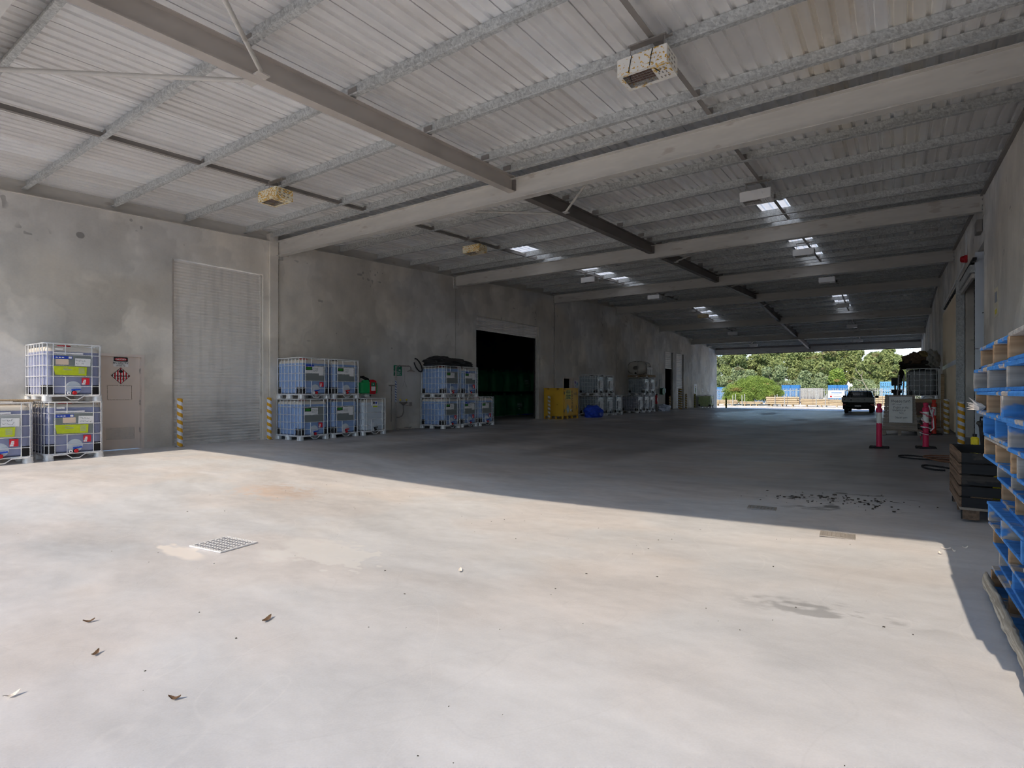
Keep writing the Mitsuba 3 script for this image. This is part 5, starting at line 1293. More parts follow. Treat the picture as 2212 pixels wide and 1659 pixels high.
# ------------------------------------------------------------------ black slatted bin in front right
t = thing('slatted_bin', 'black and brown slatted timber bin on the floor beside the blue pallets', 'timber bin')
bx0, bx1, by0, by1 = 0.56, 1.66, 7.56, 8.80
z0 = 0.0
bs('m_bin_black', worn((0.012, 0.013, 0.015), (0.035, 0.03, 0.026), 0.66), rough=0.6); bs('m_bin_brown', wood((0.20, 0.13, 0.085), (0.07, 0.045, 0.03), 1, 1), rough=0.75)
for x in (bx0, bx1 - 0.09):
    for y in (by0, by1 - 0.09): obj('corner_post', MB().box(x + 0.012, x + 0.085, y + 0.012, y + 0.085, z0, 0.70), 'm_bin_black', t)
for i in range(5):
    za = 0.13 + i * 0.118; zb = za + 0.103
    obj('side_slat', MB().bevel(bx0 - 0.012, bx0 + 0.012, by0 - 0.012, by1, za, zb, 0.003), 'm_bin_brown', t, label='brown side slat')
    obj('front_slat', MB().bevel(bx0 + 0.012, bx1, by0 - 0.012, by0 + 0.010, za, zb, 0.003), 'm_bin_black', t)
    obj('back_slat', MB().bevel(bx0, bx1, by1 - 0.010, by1 + 0.012, za, zb, 0.003), 'm_bin_black', t)
    obj('side_slat', MB().bevel(bx1 - 0.012, bx1 + 0.012, by0, by1, za, zb, 0.003), 'm_bin_black', t)
for y in (by0 + 0.01, (by0 + by1) / 2 - 0.05, by1 - 0.11): obj('skid', MB().box(bx0 + 0.02, bx0 + 0.16, y, y + 0.1, z0, 0.13), 'm_bin_brown', t)
for y in (by0 + 0.01, (by0 + by1) / 2 - 0.05, by1 - 0.11): obj('skid', MB().box(bx1 - 0.16, bx1 - 0.02, y, y + 0.1, z0, 0.13), 'm_bin_brown', t)
obj('bin_floor', MB().box(bx0, bx1, by0, by1, 0.10, 0.13), 'm_timber_grey', t)
for i, (m_, y, z, lab) in enumerate((('m_yellow', 7.72, 0.425, 'yellow strap end seen through the slats of the black bin'), ('m_red', 7.70, 0.60, 'red plastic strip seen through the upper slats of the black bin'))):
    obj('strap', MB().bevel(0.85 + 0.36 * i, 1.15 + 0.40 * i, y - 0.02, y + 0.1, 0.132, z + 0.02, 0.01), m_, label=lab, cat='strap')
obj('yellow_rag', heap((1.08, 8.2, 0.132), (0.16, 0.12, 0.26), 41, 0.5, 2.5, 3), 'm_yellow', smooth=60, label='yellow rag lying inside the black slatted bin', cat='rag')

# black wheelie bin and yellow bucket in the corner behind the bin
t = thing('wheelie_bin', 'black wheelie bin in the corner behind the slatted bin and the pallets', 'rubbish bin')
obj('body', loft([outline(0.22, 0.26, 0.05, 40), outline(0.27, 0.32, 0.05, 40), outline(0.29, 0.34, 0.05, 40)], [0.06, 0.82, 0.86]).apply_translation([1.30, 10.7, 0]), 'm_black', t, smooth=40)
obj('lid', loft([outline(0.30, 0.36, 0.06, 40), outline(0.29, 0.35, 0.06, 40), outline(0.2, 0.25, 0.06, 40)], [0.865, 0.90, 0.93]).apply_translation([1.30, 10.7, 0]), 'm_black', t, smooth=40)
for s in (-1, 1): obj('wheel', MB().lathe([(0, -0.025), (0.1, -0.025), (0.1, 0.025), (0, 0.025)], (1.30 + s * 0.27, 10.98, 0.10), 'x', 18), 'm_rubber', t)
obj('handle', MB().tube([(1.06, 11.02, 0.90), (1.06, 11.08, 0.96), (1.54, 11.08, 0.96), (1.54, 11.02, 0.90)], 0.015, 8), 'm_black', t)
t = thing('yellow_container', 'narrow yellow plastic container beside the black wheelie bin, behind the slatted bin', 'container')
obj('body', MB().bevel(0.895, 0.985, 10.38, 10.50, 0.375, 0.70, 0.02), 'm_yellow', t)
obj('cap', MB().lathe([(0, 0.04), (0.025, 0.04), (0.025, 0), (0, 0)], (0.94, 10.44, 0.70), 'z', 12), 'm_black', t)
t2 = thing('milk_crate', 'dark crate under the yellow container in the corner behind the slatted bin', 'crate')
for x in (0.76, 1.02): obj('side', MB().bevel(x - 0.01, x + 0.01, 10.30, 10.60, 0.0, 0.37, 0.004), 'm_black', t2)
for y in (10.31, 10.59): obj('side', MB().bevel(0.76, 1.02, y - 0.01, y + 0.01, 0.0, 0.37, 0.004), 'm_black', t2)
obj('top', MB().box(0.76, 1.02, 10.31, 10.59, 0.355, 0.372), 'm_black', t2)

# hoses on the floor
def floor_path(pts, r, dz=0.0):
    p = np.asarray(pts, float)
    s = np.linspace(0, 1, len(p)); q = np.linspace(0, 1, 60)
    from scipy.interpolate import CubicSpline
    xy = np.c_[CubicSpline(s, p[:, 0])(q), CubicSpline(s, p[:, 1])(q)]
    return np.c_[xy, ground_z(xy[:, 0], xy[:, 1]) + r + dz]


obj('floor_hose', MB().tube(floor_path([(1.1, 13.2), (0.85, 13.9), (0.45, 14.6), (0.10, 14.75), (0.12, 14.3), (0.6, 14.0), (1.1, 14.1)], 0.014), 0.014, 7), 'm_rubber', smooth=40, label='thin black hose looping on the floor behind the slatted bin', cat='hose')
obj('floor_hose', MB().tube(floor_path([(1.0, 12.2), (0.75, 12.6), (0.45, 12.9), (0.42, 12.5), (0.7, 12.2)], 0.016), 0.016, 7), 'm_rubber', smooth=40, label='short black hose loop on the floor nearest the slatted bin', cat='hose')
bs('m_rope', tone((0.20, 0.10, 0.06), 0.3, 20), rough=0.8)
a = np.linspace(0, 2 * math.pi * 3.2, 90)
rp = np.c_[0.86 + (0.22 + 0.012 * a) * np.cos(a) * (1 + 0.1 * np.sin(3 * a)), 13.6 + (0.30 + 0.02 * a) * np.sin(a), 0.013 + 0.0035 * a]
obj('rope_coil', MB().tube(rp, 0.012, 6), 'm_rope', smooth=40, label='loose brown rope coil on the floor between the hoses', cat='rope')

# ------------------------------------------------------------------ stack of blue timber pallets at the right edge
BLUE = (0.055, 0.21, 0.52)
bs('m_pal_blue', worn(BLUE, (0.42, 0.36, 0.30), 0.62), rough=0.7, spec=0.2)
bs('m_pal_blue_worn', worn((0.06, 0.21, 0.50), (0.38, 0.34, 0.30), 0.52), rough=0.75, spec=0.2)
bs('m_pal_bare', wood((0.46, 0.31, 0.19), (0.27, 0.16, 0.085), 1.0), rough=0.75, spec=0.15)
bs('m_pal_grey', wood((0.42, 0.39, 0.35), (0.22, 0.20, 0.18), 1.0), rough=0.8, spec=0.15)
pr = np.random.default_rng(11)
XOFF = [0.565, 0.575, 0.56, 0.535, 0.575, 0.56, 0.50, 0.49, 0.455, 0.475, 0.49]
NTH = ['lowest', 'second', 'third', 'fourth', 'fifth', 'sixth', 'seventh', 'eighth', 'ninth', 'tenth', 'topmost']
PH = 0.150
bear = [manifold3d.Manifold.hull_points(np.array([[x, y, z] for x in (0, 1.165) for y in (-0.021, 0.021) for z in (0.02, 0.126)] + [[0.006, y * 1.0, z] for y in (-0.0225, 0.0225) for z in (0.022, 0.124)] + [[1.159, y * 1.0, z] for y in (-0.0225, 0.0225) for z in (0.022, 0.124)], np.float32))]
dbear = {m: mikit.ply(mesh_of(MB().mesh(bear[0])), m) for m in ('m_pal_blue', 'm_pal_blue_worn', 'm_pal_bare', 'm_pal_grey')}
dtop = {m: mikit.ply(MB().bevel(-0.06, 0.06, 0, 1.165, 0.0, 0.022, 0.003).build(), m) for m in ('m_pal_blue', 'm_pal_blue_worn', 'm_pal_grey')}
dtop2 = {m: mikit.ply(MB().bevel(-0.06, 0.06, 0.03, 1.10, 0.0, 0.022, 0.006).build(), m) for m in ('m_pal_blue', 'm_pal_blue_worn', 'm_pal_grey')}
for col, ybase in ((0, 3.84), (1, 2.58)):
    for i in range(11):
        dx = XOFF[i] + (0.015 if col else 0) * pr.standard_normal()
        t = thing('blue_pallet', '%s blue timber pallet in the %s stack at the right edge, counted upwards' % (NTH[i], ('far', 'near')[col]), 'pallet', 'blue timber pallets at the right edge')
        Tm = T().translate([dx, ybase + 0.02 * pr.standard_normal(), 0.004 + PH * i]).rotate([0, 0, 1], float(pr.standard_normal() * 0.9))
        bare = i in (10, 4) or pr.random() < 0.06
        bm = 'm_pal_bare' if bare else ('m_pal_grey' if i in (5, 6, 9) else ('m_pal_blue_worn' if pr.random() < 0.4 else 'm_pal_blue'))
        for y in (0.03, 0.58, 1.13): obj('bearer', {**dbear[bm], 'to_world': Tm @ T().translate([float(pr.uniform(-0.006, 0.006)), y, 0])}, None, t)
        for j in range(7):
            m_ = 'm_pal_grey' if pr.random() < 0.12 else ('m_pal_blue' if pr.random() < 0.7 else 'm_pal_blue_worn')
            obj('deck_board', {**(dtop if pr.random() < 0.8 else dtop2)[m_], 'to_world': Tm @ T().translate([0.06 + j * 0.174, 0, 0.1265])}, None, t)
        for j in (0, 2, 4, 6):
            m_ = 'm_pal_blue' if pr.random() < 0.7 else 'm_pal_blue_worn'
            obj('base_board', {**(dtop if pr.random() < 0.8 else dtop2)[m_], 'to_world': Tm @ T().translate([0.06 + j * 0.174, 0, -0.001])}, None, t)
# splintered ends and the frayed plank at the foot of the stack
sp = MB()
for i in range(9):
    q = pr.random(3)
    sp.mesh(manifold3d.Manifold.hull_points(np.array([[0.48 - 0.03 * q[0], 4.88 + 0.06 * q[1], 1.215 + 0.06 * q[2] + d] for d in (0, 0.02)] + [[0.42 - 0.04 * q[1], 4.90 + 0.07 * q[2], 1.22 + 0.10 * q[0]], [0.50, 4.90, 1.25], [0.50, 4.99, 1.22]], np.float32)))
bs('m_splinter', wood((0.78, 0.70, 0.62), (0.55, 0.47, 0.40)), rough=0.8)
obj('splinters', sp, 'm_splinter', 'blue_pallet_008', kind='stuff', label='pale splintered timber at the broken corner')
nx, ny = 10, 90
u_, v_ = np.meshgrid(np.linspace(0, 1, ny), np.linspace(0, 2 * math.pi, nx, endpoint=False), indexing='ij')
pts = np.stack([0.505 + 0.018 * np.cos(v_) + 0.0 * u_, 3.15 + 1.80 * u_, 0.066 + 0.060 * np.sin(v_)], -1)
pts += (meshkit.fbm(pts * np.array([60, 9, 60]), 3, 5)[..., None] - 0.5) * np.array([0.030, 0, 0.02])
f = [[i * nx + j, i * nx + (j + 1) % nx, (i + 1) * nx + (j + 1) % nx, (i + 1) * nx + j] for i in range(ny - 1) for j in range(nx)]
bs('m_frayed', wood((0.55, 0.49, 0.40), (0.20, 0.17, 0.13), 1.4, 1), rough=0.9, spec=0.1)
obj('frayed_plank', MB().add(pts.reshape(-1, 3), f), 'm_frayed', smooth=50, label='weathered frayed plank lying on its edge along the foot of the blue pallets', cat='plank')

# ------------------------------------------------------------------ dark utility truck at the far end
bs('m_truck', (0.012, 0.012, 0.014), rough=0.25, spec=0.5, clearcoat=0.6); bs('m_truck_trim', (0.02, 0.02, 0.02), rough=0.6)
scene['m_glass'] = {'type': 'thindielectric', 'int_ior': 1.5}
bs('m_lens', (0.35, 0.02, 0.02), rough=0.2); bs('m_lens_pale', (0.6, 0.6, 0.6), rough=0.2)
t = thing('utility_truck', 'dark tray back utility truck parked near the far end, seen from behind', 'pickup truck')
tx, ty = -2.16, 44.9
tz = min(GZ(tx - 0.7, ty + 1), GZ(tx + 0.7, ty + 1)) + 0.0
tz2 = GZ(tx, ty + 4)


def tb(m): return trimesh.Trimesh(mesh_of(m).vertices + np.array([tx, ty, tz]), mesh_of(m).faces, process=False)


def prism_x(poly, x0, x1):
    """Side outline (y, z) extruded across the truck."""
    m = trimesh.creation.extrude_polygon(Polygon(poly), x1 - x0, engine='earcut')
    return trimesh.Trimesh(np.stack([x0 + m.vertices[:, 2], m.vertices[:, 0], m.vertices[:, 1]], 1), m.faces, process=False)


W = 0.86
tr = obj('tray', tb(MB().box(-0.93, 0.93, 0.0, 2.1, 0.80, 0.86).box(-0.95, -0.92, 0.0, 2.1, 0.78, 1.10).box(0.92, 0.95, 0.0, 2.1, 0.78, 1.10).box(-0.95, 0.95, 2.07, 2.10, 0.78, 1.10)), 'm_truck', t)
obj('tailgate', tb(MB().bevel(-0.96, 0.96, -0.03, 0.0, 0.76, 1.12, 0.008)), 'm_truck', tr)
for x in (-0.8, -0.4, 0.4, 0.8): obj('tailgate_latch', tb(MB().box(x - 0.03, x + 0.03, -0.045, -0.03, 0.9, 0.98)), 'm_truck_trim', tr)
def tapered(m):
    k_ = 1 - 0.20 * np.clip((m.vertices[:, 2] - 1.02) / 0.5, 0, 1)
    return trimesh.Trimesh(m.vertices * np.c_[k_, np.ones_like(k_), np.ones_like(k_)], m.faces, process=False)


obj('body_shell', tb(tapered(prism_x([(2.15, 0.45), (2.15, 1.02), (2.30, 1.05), (2.48, 1.50), (2.75, 1.56), (3.55, 1.54), (4.05, 1.06), (4.95, 0.96), (5.05, 0.80), (5.05, 0.42), (4.65, 0.42), (4.6, 0.66), (4.4, 0.78), (4.15, 0.78), (3.95, 0.66), (3.9, 0.42)], -W, W))), 'm_truck', t)
bs('m_window', (0.03, 0.05, 0.06), rough=0.05, spec=0.9, clearcoat=1.0)
obj('rear_window', tb(MB().obox((0, 2.372, 1.28), (0.56, 0, 0), (0, 0.010, -0.004), (0, 0.062, 0.15))), 'm_window', t, label='glossy dark rear window')
for s in (-1, 1):
    obj('side_window', tb(MB().obox((s * (W * 0.90 + 0.004), 3.05, 1.28), (0.004, 0, 0), (0, 0.42, 0), (-s * 0.058, 0.05, 0.17))), 'm_window', t)
    obj('mirror', tb(MB().bevel(min(s * 0.90, s * 1.12), max(s * 0.90, s * 1.12), 3.5, 3.6, 1.06, 1.22, 0.02).box(min(s * W, s * 0.92), max(s * W, s * 0.92), 3.53, 3.57, 1.10, 1.14)), 'm_truck_trim', t)
    obj('wheel_arch', tb(MB().tube([(s * 0.84, 4.4 + 0.40 * math.cos(a), 0.38 + 0.40 * math.sin(a)) for a in np.linspace(0.2, 2.9, 12)], 0.05, 8)), 'm_truck', t)
    obj('mudguard', tb(MB().box(min(s * 0.62, s * 0.92), max(s * 0.62, s * 0.92), 0.45, 0.47, 0.30, 0.78)), 'm_truck_trim', t)
    obj('tail_lamp', tb(MB().bevel(min(s * 0.72, s * 0.90), max(s * 0.72, s * 0.90), -0.02, 0.03, 0.55, 0.66, 0.01)), 'm_lens', t)
    for yy in (1.05, 4.4):
        zc = 0.36 + (0 if yy < 2 else (tz2 - tz))
        w = obj('wheel', tb(MB().lathe([(0.20, -0.12), (0.33, -0.12), (0.365, -0.09), (0.365, 0.09), (0.33, 0.12), (0.20, 0.12)], (s * 0.74, yy, zc), 'x', 28)), 'm_rubber', t, smooth=30)
        obj('rim', tb(MB().lathe([(0, -0.05), (0.2, -0.11), (0.2, 0.11), (0, 0.05)], (s * 0.74, yy, zc), 'x', 20)), 'm_steel', w)
obj('chassis', tb(MB().box(-0.45, -0.35, 0.1, 4.8, 0.42, 0.60).box(0.35, 0.45, 0.1, 4.8, 0.42, 0.60).box(-0.74, 0.74, 0.98, 1.12, 0.30, 0.44).box(-0.74, 0.74, 4.33, 4.47, 0.30, 0.44).box(-0.6, 0.6, 0.1, 2.1, 0.6, 0.78).lathe([(0, 0), (0.14, 0.02), (0.14, 0.2), (0, 0.22)], (0.0, 1.05, 0.26), 'z', 14)), 'm_truck_trim', t)
obj('rear_bar', tb(MB().bevel(-0.80, 0.80, -0.05, 0.05, 0.44, 0.60, 0.02).box(-0.06, 0.06, -0.12, 0.0, 0.38, 0.46)), 'm_truck_trim', t)
obj('number_plate', tb(MB().box(-0.19, 0.19, -0.056, -0.05, 0.48, 0.58)), 'm_lens_pale', t)
rk = MB()
for x in (-0.90, -0.5, 0.5, 0.90):
    rk.tube([(x, 2.14, 0.86), (x * 0.93, 2.14, 1.58)], 0.018, 8)
rk.tube([(-0.84, 2.14, 1.58), (-0.78, 2.14, 1.62), (0.78, 2.14, 1.62), (0.84, 2.14, 1.58)], 0.02, 8).tube([(-0.88, 2.14, 1.25), (0.88, 2.14, 1.25)], 0.014, 8)
obj('headboard_rack', tb(rk), 'm_truck_trim', t)

# ------------------------------------------------------------------ timber pole packs on racks outside
bs('m_pole', wood((0.72, 0.60, 0.42), (0.52, 0.41, 0.27), 0.5), rough=0.8, spec=0.1)
GO = -0.42
def pole_pack(label, x0, x1, y, z0, rows, cols, r, skew=0.0):
    t = thing('pole_pack', label, 'timber pack', 'packs of treated pine poles outside')
    q = np.random.default_rng(int(abs(x0) * 10))
    for i in range(rows):
        for j in range(cols):
            a, b = x0 + q.uniform(-0.12, 0.12), x1 + q.uniform(-0.12, 0.12)
            z = z0 + r + 2 * r * i
            obj('pole', MB().tube([(a, y + 2 * r * j, z), (b, y + 2 * r * j, z + skew)], r, 7), 'm_pole', t, smooth=40)
    for x in np.linspace(x0 + 0.6, x1 - 0.6, 3): obj('glut', MB().box(x - 0.05, x + 0.05, y - 0.1, y + 2 * r * cols, GO, z0), 'm_pole', t)
    for x in (x0 + (x1 - x0) * 0.3, x0 + (x1 - x0) * 0.68): obj('strap', MB().box(x - 0.02, x + 0.02, y - r - 0.012, y + 2 * r * cols - r + 0.012, z0 - 0.01, z0 + 2 * r * rows + 0.012 + max(skew, 0)), 'm_bridging', t)


pole_pack('pole pack partly behind the far left wall corner', -19.6, -16.6, 74.0, -0.20, 3, 4, 0.09)
pole_pack('low small pole pack under the round green bush', -16.3, -13.7, 74.2, -0.20, 2, 4, 0.09)
pole_pack('tall pole pack right of the round green bush', -13.2, -9.65, 74.0, -0.18, 4, 4, 0.115)
pole_pack('pole pack in front of the white fence sign, left of the truck', -9.35, -5.05, 74.0, -0.18, 4, 4, 0.09, -0.08)
pole_pack('tall square pack of poles seen right of the truck', -1.95, -0.9, 74.2, -0.18, 5, 4, 0.11)
for i, (x, y) in enumerate(((-17.0, 73.7), (-15.9, 73.7), (-12.1, 73.7), (-11.05, 73.7), (-7.7, 73.7), (-6.75, 73.7))):
    t = thing('rack_frame', 'grey steel rack frame holding poles, %s from the left' % ('first', 'second', 'third', 'fourth', 'fifth', 'sixth')[i], 'rack', 'grey steel pole racks')
    for dy in (0.0, 1.5): obj('upright', MB().box(x - 0.04, x + 0.04, y + dy - 0.04 - 0.06, y + dy + 0.04 - 0.06, GO, 0.95 if dy == 0 else 1.1), 'm_galv', t)
    obj('foot', MB().box(x - 0.035, x + 0.035, y - 0.1, y + 1.5, GO, GO + 0.07), 'm_galv', t)

# ------------------------------------------------------------------ palisade fence with blue bins behind
t = thing('palisade_fence', 'long grey steel palisade fence behind the pole packs', 'fence')
pale = mikit.ply(MB().mesh(manifold3d.Manifold.hull_points(np.array([[x, y, z] for x in (-0.035, 0.035) for y in (-0.01, 0.01) for z in (0, 2.22)] + [[0, 0.01, 2.34], [0, -0.01, 2.34]], np.float32))).build(), 'm_galv')
for i in range(150): obj('pale', {**pale, 'to_world': T().translate([-26.2 + 0.2 * i, 95.0, GO + 0.03])}, None, t)
for z in (0.0, 1.55): obj('rail', MB().box(-26.4, 3.8, 95.02, 95.07, z, z + 0.06), 'm_galv', t)
for i in range(12): obj('post', MB().box(-26.4 + 2.74 * i, -26.3 + 2.74 * i, 95.06, 95.16, GO, 1.85), 'm_galv', t)
o = np.array([-8.35, 94.94, 0.42])
barx = lambda o, a0, a1, b0, b1, off=0.02: flat(sbox(a0, b0, a1, b1), 0.004, at(o, UX, V, 0, 0, off), UX, V)
sign('fence_sign', 'white rectangular sign fixed to the palisade fence left of the truck', 'sign', sbox(0, 0, 2.1, 1.18), 'm_white', o, UX, V, [
    ('print_line', barx(o, 0.42, 1.75, 0.72, 0.92), 'm_pale_blue'), ('print_line', barx(o, 0.30, 1.5, 0.55, 0.60), 'm_print'),
    ('red_mark', flat(Polygon([(0.38 + 0.14 * math.cos(q), 0.26 + 0.14 * math.sin(q)) for q in np.linspace(0, 2 * math.pi, 16)[:-1]]), 0.004, at(o, UX, V, 0, 0, 0.02), UX, V), 'm_red'), ('print_line', barx(o, 0.7, 1.7, 0.2, 0.3), 'm_print')], depth=0.02)
bs('m_bin_blue', tone((0.06, 0.26, 0.62), 0.1, 0.8), rough=0.5); bs('m_bin_cyan', tone((0.18, 0.48, 0.80), 0.1, 0.8), rough=0.5); bs('m_bin_hole', (0.01, 0.03, 0.10), rough=0.8); bs('m_grey_sheet', tone((0.42, 0.41, 0.39), 0.15, 1.5), rough=0.7)


def bin_stack(x0, x1, y, z1, n, mat, label):
    nb = max(1, int(round((x1 - x0) / 1.22)))
    w = (x1 - x0) / nb; h = (z1 - GO) / n
    for b in range(nb):
        for i in range(n):
            t = thing('plastic_bin', '%s, %s column, %s layer' % (label, ('left', 'middle', 'right', 'fourth')[b] if nb > 2 else ('left', 'right')[b], ('bottom', 'second', 'third', 'fourth')[i]), 'plastic bin', 'vented blue plastic bins behind the fence')
            a, c = x0 + b * w + 0.01, x0 + (b + 1) * w - 0.01
            z = GO + i * h
            obj('wall', MB().bevel(a, c, y, y + 1.1, z + 0.10, z + h - 0.01, 0.02).box(a - 0.005 + 0.01, c - 0.01 + 0.005, y - 0.03, y, z + h - 0.09, z + h - 0.02), mat, t)
            obj('foot', MB().box(a + 0.02, a + 0.16, y, y + 1.0, z, z + 0.10).box((a + c) / 2 - 0.07, (a + c) / 2 + 0.07, y, y + 1.0, z, z + 0.10).box(c - 0.16, c - 0.02, y, y + 1.0, z, z + 0.10), mat, t)
            hm = MB()
            for r_ in range(3):
                for q in range(5):
                    xx = a + (q + 0.5) * (c - a) / 5; zz = z + 0.18 + r_ * (h - 0.34) / 3
                    hm.box(xx - 0.05, xx + 0.05, y - 0.004, y + 0.002, zz, zz + 0.08)
            obj('vent_hole', hm, 'm_bin_hole', t, kind='stuff')


bin_stack(-26.2, -23.7, 97, 2.15, 3, 'm_bin_blue', 'blue plastic bin behind the far wall corner')
bin_stack(-20.2, -16.6, 97, 2.1, 3, 'm_bin_blue', 'blue plastic bin behind the round bush')
bin_stack(-15.0, -12.4, 97, 2.45, 3, 'm_bin_blue', 'blue plastic bin right of the round bush')
bin_stack(-8.55, -6.0, 97, 2.40, 3, 'm_bin_blue', 'blue plastic bin behind the white fence sign')
bin_stack(-1.95, 2.2, 97, 2.85, 4, 'm_bin_cyan', 'light blue plastic bin right of the truck')
t = thing('grey_screen', 'grey weathered sheet screen behind the middle of the palisade fence', 'screen')
for i in range(9): obj('sheet', MB().sweep([(-0.16, 0), (0.16, 0), (0.17, 0.02), (-0.17, 0.02)], (-12.1 + 0.345 * i, 96.6, GO), (-12.1 + 0.345 * i, 96.6, 1.95), up=(0, -1, 0)), 'm_grey_sheet', t)

# ------------------------------------------------------------------ trees and bush
def leaf_mat(key, pale_green, dark, dry=(0.30, 0.22, 0.12)):
    def fn(p, n, uv):
        a = fbm(p.x * 0.9, p.y * 0.9, p.z * 0.9, 3); b = noise(p.x * 7, p.y * 7, p.z * 7)
        c = mix(dark, pale_green, smoothstep(0.25, 0.75, 0.6 * a + 0.4 * b))  # noise mixes the natural pale and dark greens of the leaves
        return mix(c, dry, smoothstep(0.74, 0.82, noise(p.x * 0.6 + 7, p.y * 0.6, p.z * 1.2)) * 0.5)
    scene[key] = {'type': 'twosided', 'bsdf': {'type': 'principled', 'base_color': mikit.proc(fn), 'roughness': 0.55, 'specular': 0.3}}


leaf_mat('m_leaf_olive', (0.37, 0.43, 0.17), (0.20, 0.26, 0.10)); leaf_mat('m_leaf_grey', (0.38, 0.46, 0.25), (0.21, 0.28, 0.14)); leaf_mat('m_leaf_bright', (0.34, 0.46, 0.10), (0.18, 0.28, 0.06), (0.45, 0.20, 0.12))
bs('m_bark', tone((0.42, 0.36, 0.30), 0.35, 1.5), rough=0.9, spec=0.1); bs('m_bark_dark', tone((0.10, 0.075, 0.06), 0.3, 2), rough=0.9, spec=0.1)


def leaves(centres, radii, n, size, seed, flatten=0.8, aspect=0.45, shell=0.55):
    """n small leaf blades in clumps (ellipsoids)."""
    r = np.random.default_rng(seed)
    w = radii ** 2; w = w / w.sum()
    k = r.choice(len(centres), n, p=w)
    d = r.standard_normal((n, 3)); d /= np.linalg.norm(d, axis=1, keepdims=True)
    rr = (shell + (1 - shell) * r.random(n)) * radii[k]
    p = centres[k] + d * rr[:, None] * np.array([1, 1, flatten])
    a = r.standard_normal((n, 3)) + d * 0.3; a[:, 2] -= 0.5; a /= np.linalg.norm(a, axis=1, keepdims=True)
    b = np.cross(a, r.standard_normal((n, 3))); b /= np.linalg.norm(b, axis=1, keepdims=True)
    s = size * (0.6 + 0.8 * r.random((n, 1)))
    v = np.stack([p - a * s, p + b * s * aspect, p + a * s, p - b * s * aspect], 1).reshape(-1, 3)
    i = np.arange(n)[:, None] * 4
    return trimesh.Trimesh(v, np.vstack([i + [0, 1, 2], i + [0, 2, 3]]), process=False)


def tree(x, y, h, w, seed, mat, label, base=0.25, n=9000, bark='m_bark', clumps=26, group='gum trees beyond the fence', size=0.30, name='gum_tree'):
    t = thing(name, label, 'tree', group)
    r = np.random.default_rng(seed)
    z0 = GO
    c = []
    while len(c) < clumps:
        q = r.uniform(-1, 1, 3)
        if (q ** 2).sum() < 1: c.append(q)
    c = np.array(c); hz = h * (1 - base) / 2
    cen = np.array([x, y, z0 + h * base + hz]) + c * np.array([w * 0.80, w * 0.6, hz * 0.86])
    rad = (0.16 + 0.14 * r.random(clumps)) * w + 0.35
    m = MB()
    top = cen[:, 2].max()
    trunk = np.array([[x, y, z0 - 0.1], [x + r.uniform(-.3, .3), y, z0 + h * .25], [x + r.uniform(-.6, .6), y, z0 + h * .5], [x + r.uniform(-.8, .8), y, z0 + h * .8]])
    m.tube(trunk, [0.035 * h * .6, 0.028 * h * .6, 0.02 * h * .6, 0.05], 8)
    for q in cen[:: 2]:
        s = trunk[1] + (trunk[2] - trunk[1]) * r.random()
        m.tube([s, (s + q) / 2 + [0, 0, -0.3], q], [0.10, 0.07, 0.03], 5)
    obj('trunk', m, bark, t, smooth=40)
    obj('foliage', leaves(cen, rad, n, size, seed), mat, t, kind='stuff')


TR = [(-36, 128, 11.6, 4.2, 'm_leaf_olive'), (-31.5, 132, 12.2, 4.6, 'm_leaf_grey'), (-28.2, 126, 11.4, 3.8, 'm_leaf_olive'), (-24.5, 131, 12.2, 4.6, 'm_leaf_olive'), (-20.0, 128, 12.0, 4.4, 'm_leaf_olive'), (-15.5, 131, 12.3, 4.6, 'm_leaf_olive'), (-11.5, 127, 11.9, 4.0, 'm_leaf_olive'),
      (-8.2, 131, 11.4, 3.2, 'm_leaf_olive'), (-3.8, 126, 9.6, 2.9, 'm_leaf_olive'), (-0.9, 128, 10.2, 2.9, 'm_leaf_olive'), (1.6, 124, 8.6, 2.3, 'm_leaf_olive'), (6.4, 118, 10.8, 2.6, 'm_leaf_grey'), (-5.6, 134, 8.6, 2.8, 'm_leaf_olive')]
LAB = ['tall olive gum tree behind the far left wall corner', 'grey green gum tree rising above the left side of the round bush', 'narrow olive gum tree behind the left part of the round bush', 'broad olive gum tree straight behind the round bush', 'tall gum tree above the right half of the round bush',
       'tall gum tree above the tall pole pack', 'tall gum tree above the grey screen', 'tall gum tree above the white fence sign', 'gum tree above the truck, right of the gap of sky', 'gum tree with a high crown right above the light blue bins', 'smaller gum tree left of the sacks on the caged tank', 'pale gum tree beside the right wall end', 'gum tree at the back in the gap of sky above the truck']
for i, (q, lb) in enumerate(zip(TR, LAB)): tree(*q[:4], 100 + i, q[4], lb)
SH = [(-33.5, 112, 5.2, 2.4, 'm_leaf_grey'), (-29.0, 114, 6.6, 2.6, 'm_leaf_grey'), (-24.0, 112, 7.2, 2.8, 'm_leaf_grey'), (-18.6, 113, 6.9, 2.7, 'm_leaf_grey'), (-14.0, 111, 5.4, 2.5, 'm_leaf_grey'), (-10.6, 112, 5.9, 2.3, 'm_leaf_grey'), (-8.2, 111, 6.0, 1.8, 'm_leaf_bright'), (-4.6, 112, 3.8, 2.0, 'm_leaf_grey'), (-1.2, 113, 3.4, 2.0, 'm_leaf_grey'), (3.0, 112, 3.4, 1.8, 'm_leaf_grey')]
SL = ['low grey green sapling clump at the far left wall corner', 'grey green young gum left of the round bush top', 'grey green young gum behind the round bush, left half', 'grey green young gum behind the round bush, right half', 'rounded young gum just right of the round bush', 'rounded young gum above the grey screen', 'bright green young gum above the white fence sign', 'low shrubby gum above the truck cab', 'low shrubby gum left above the light blue bins', 'low shrubby gum behind the black trays']
for i, (q, lb) in enumerate(zip(SH, SL)): tree(*q[:4], 200 + i, q[4], lb, base=0.1, n=6500, clumps=18, group='young gums in front of the trees', size=0.26, name='young_gum')
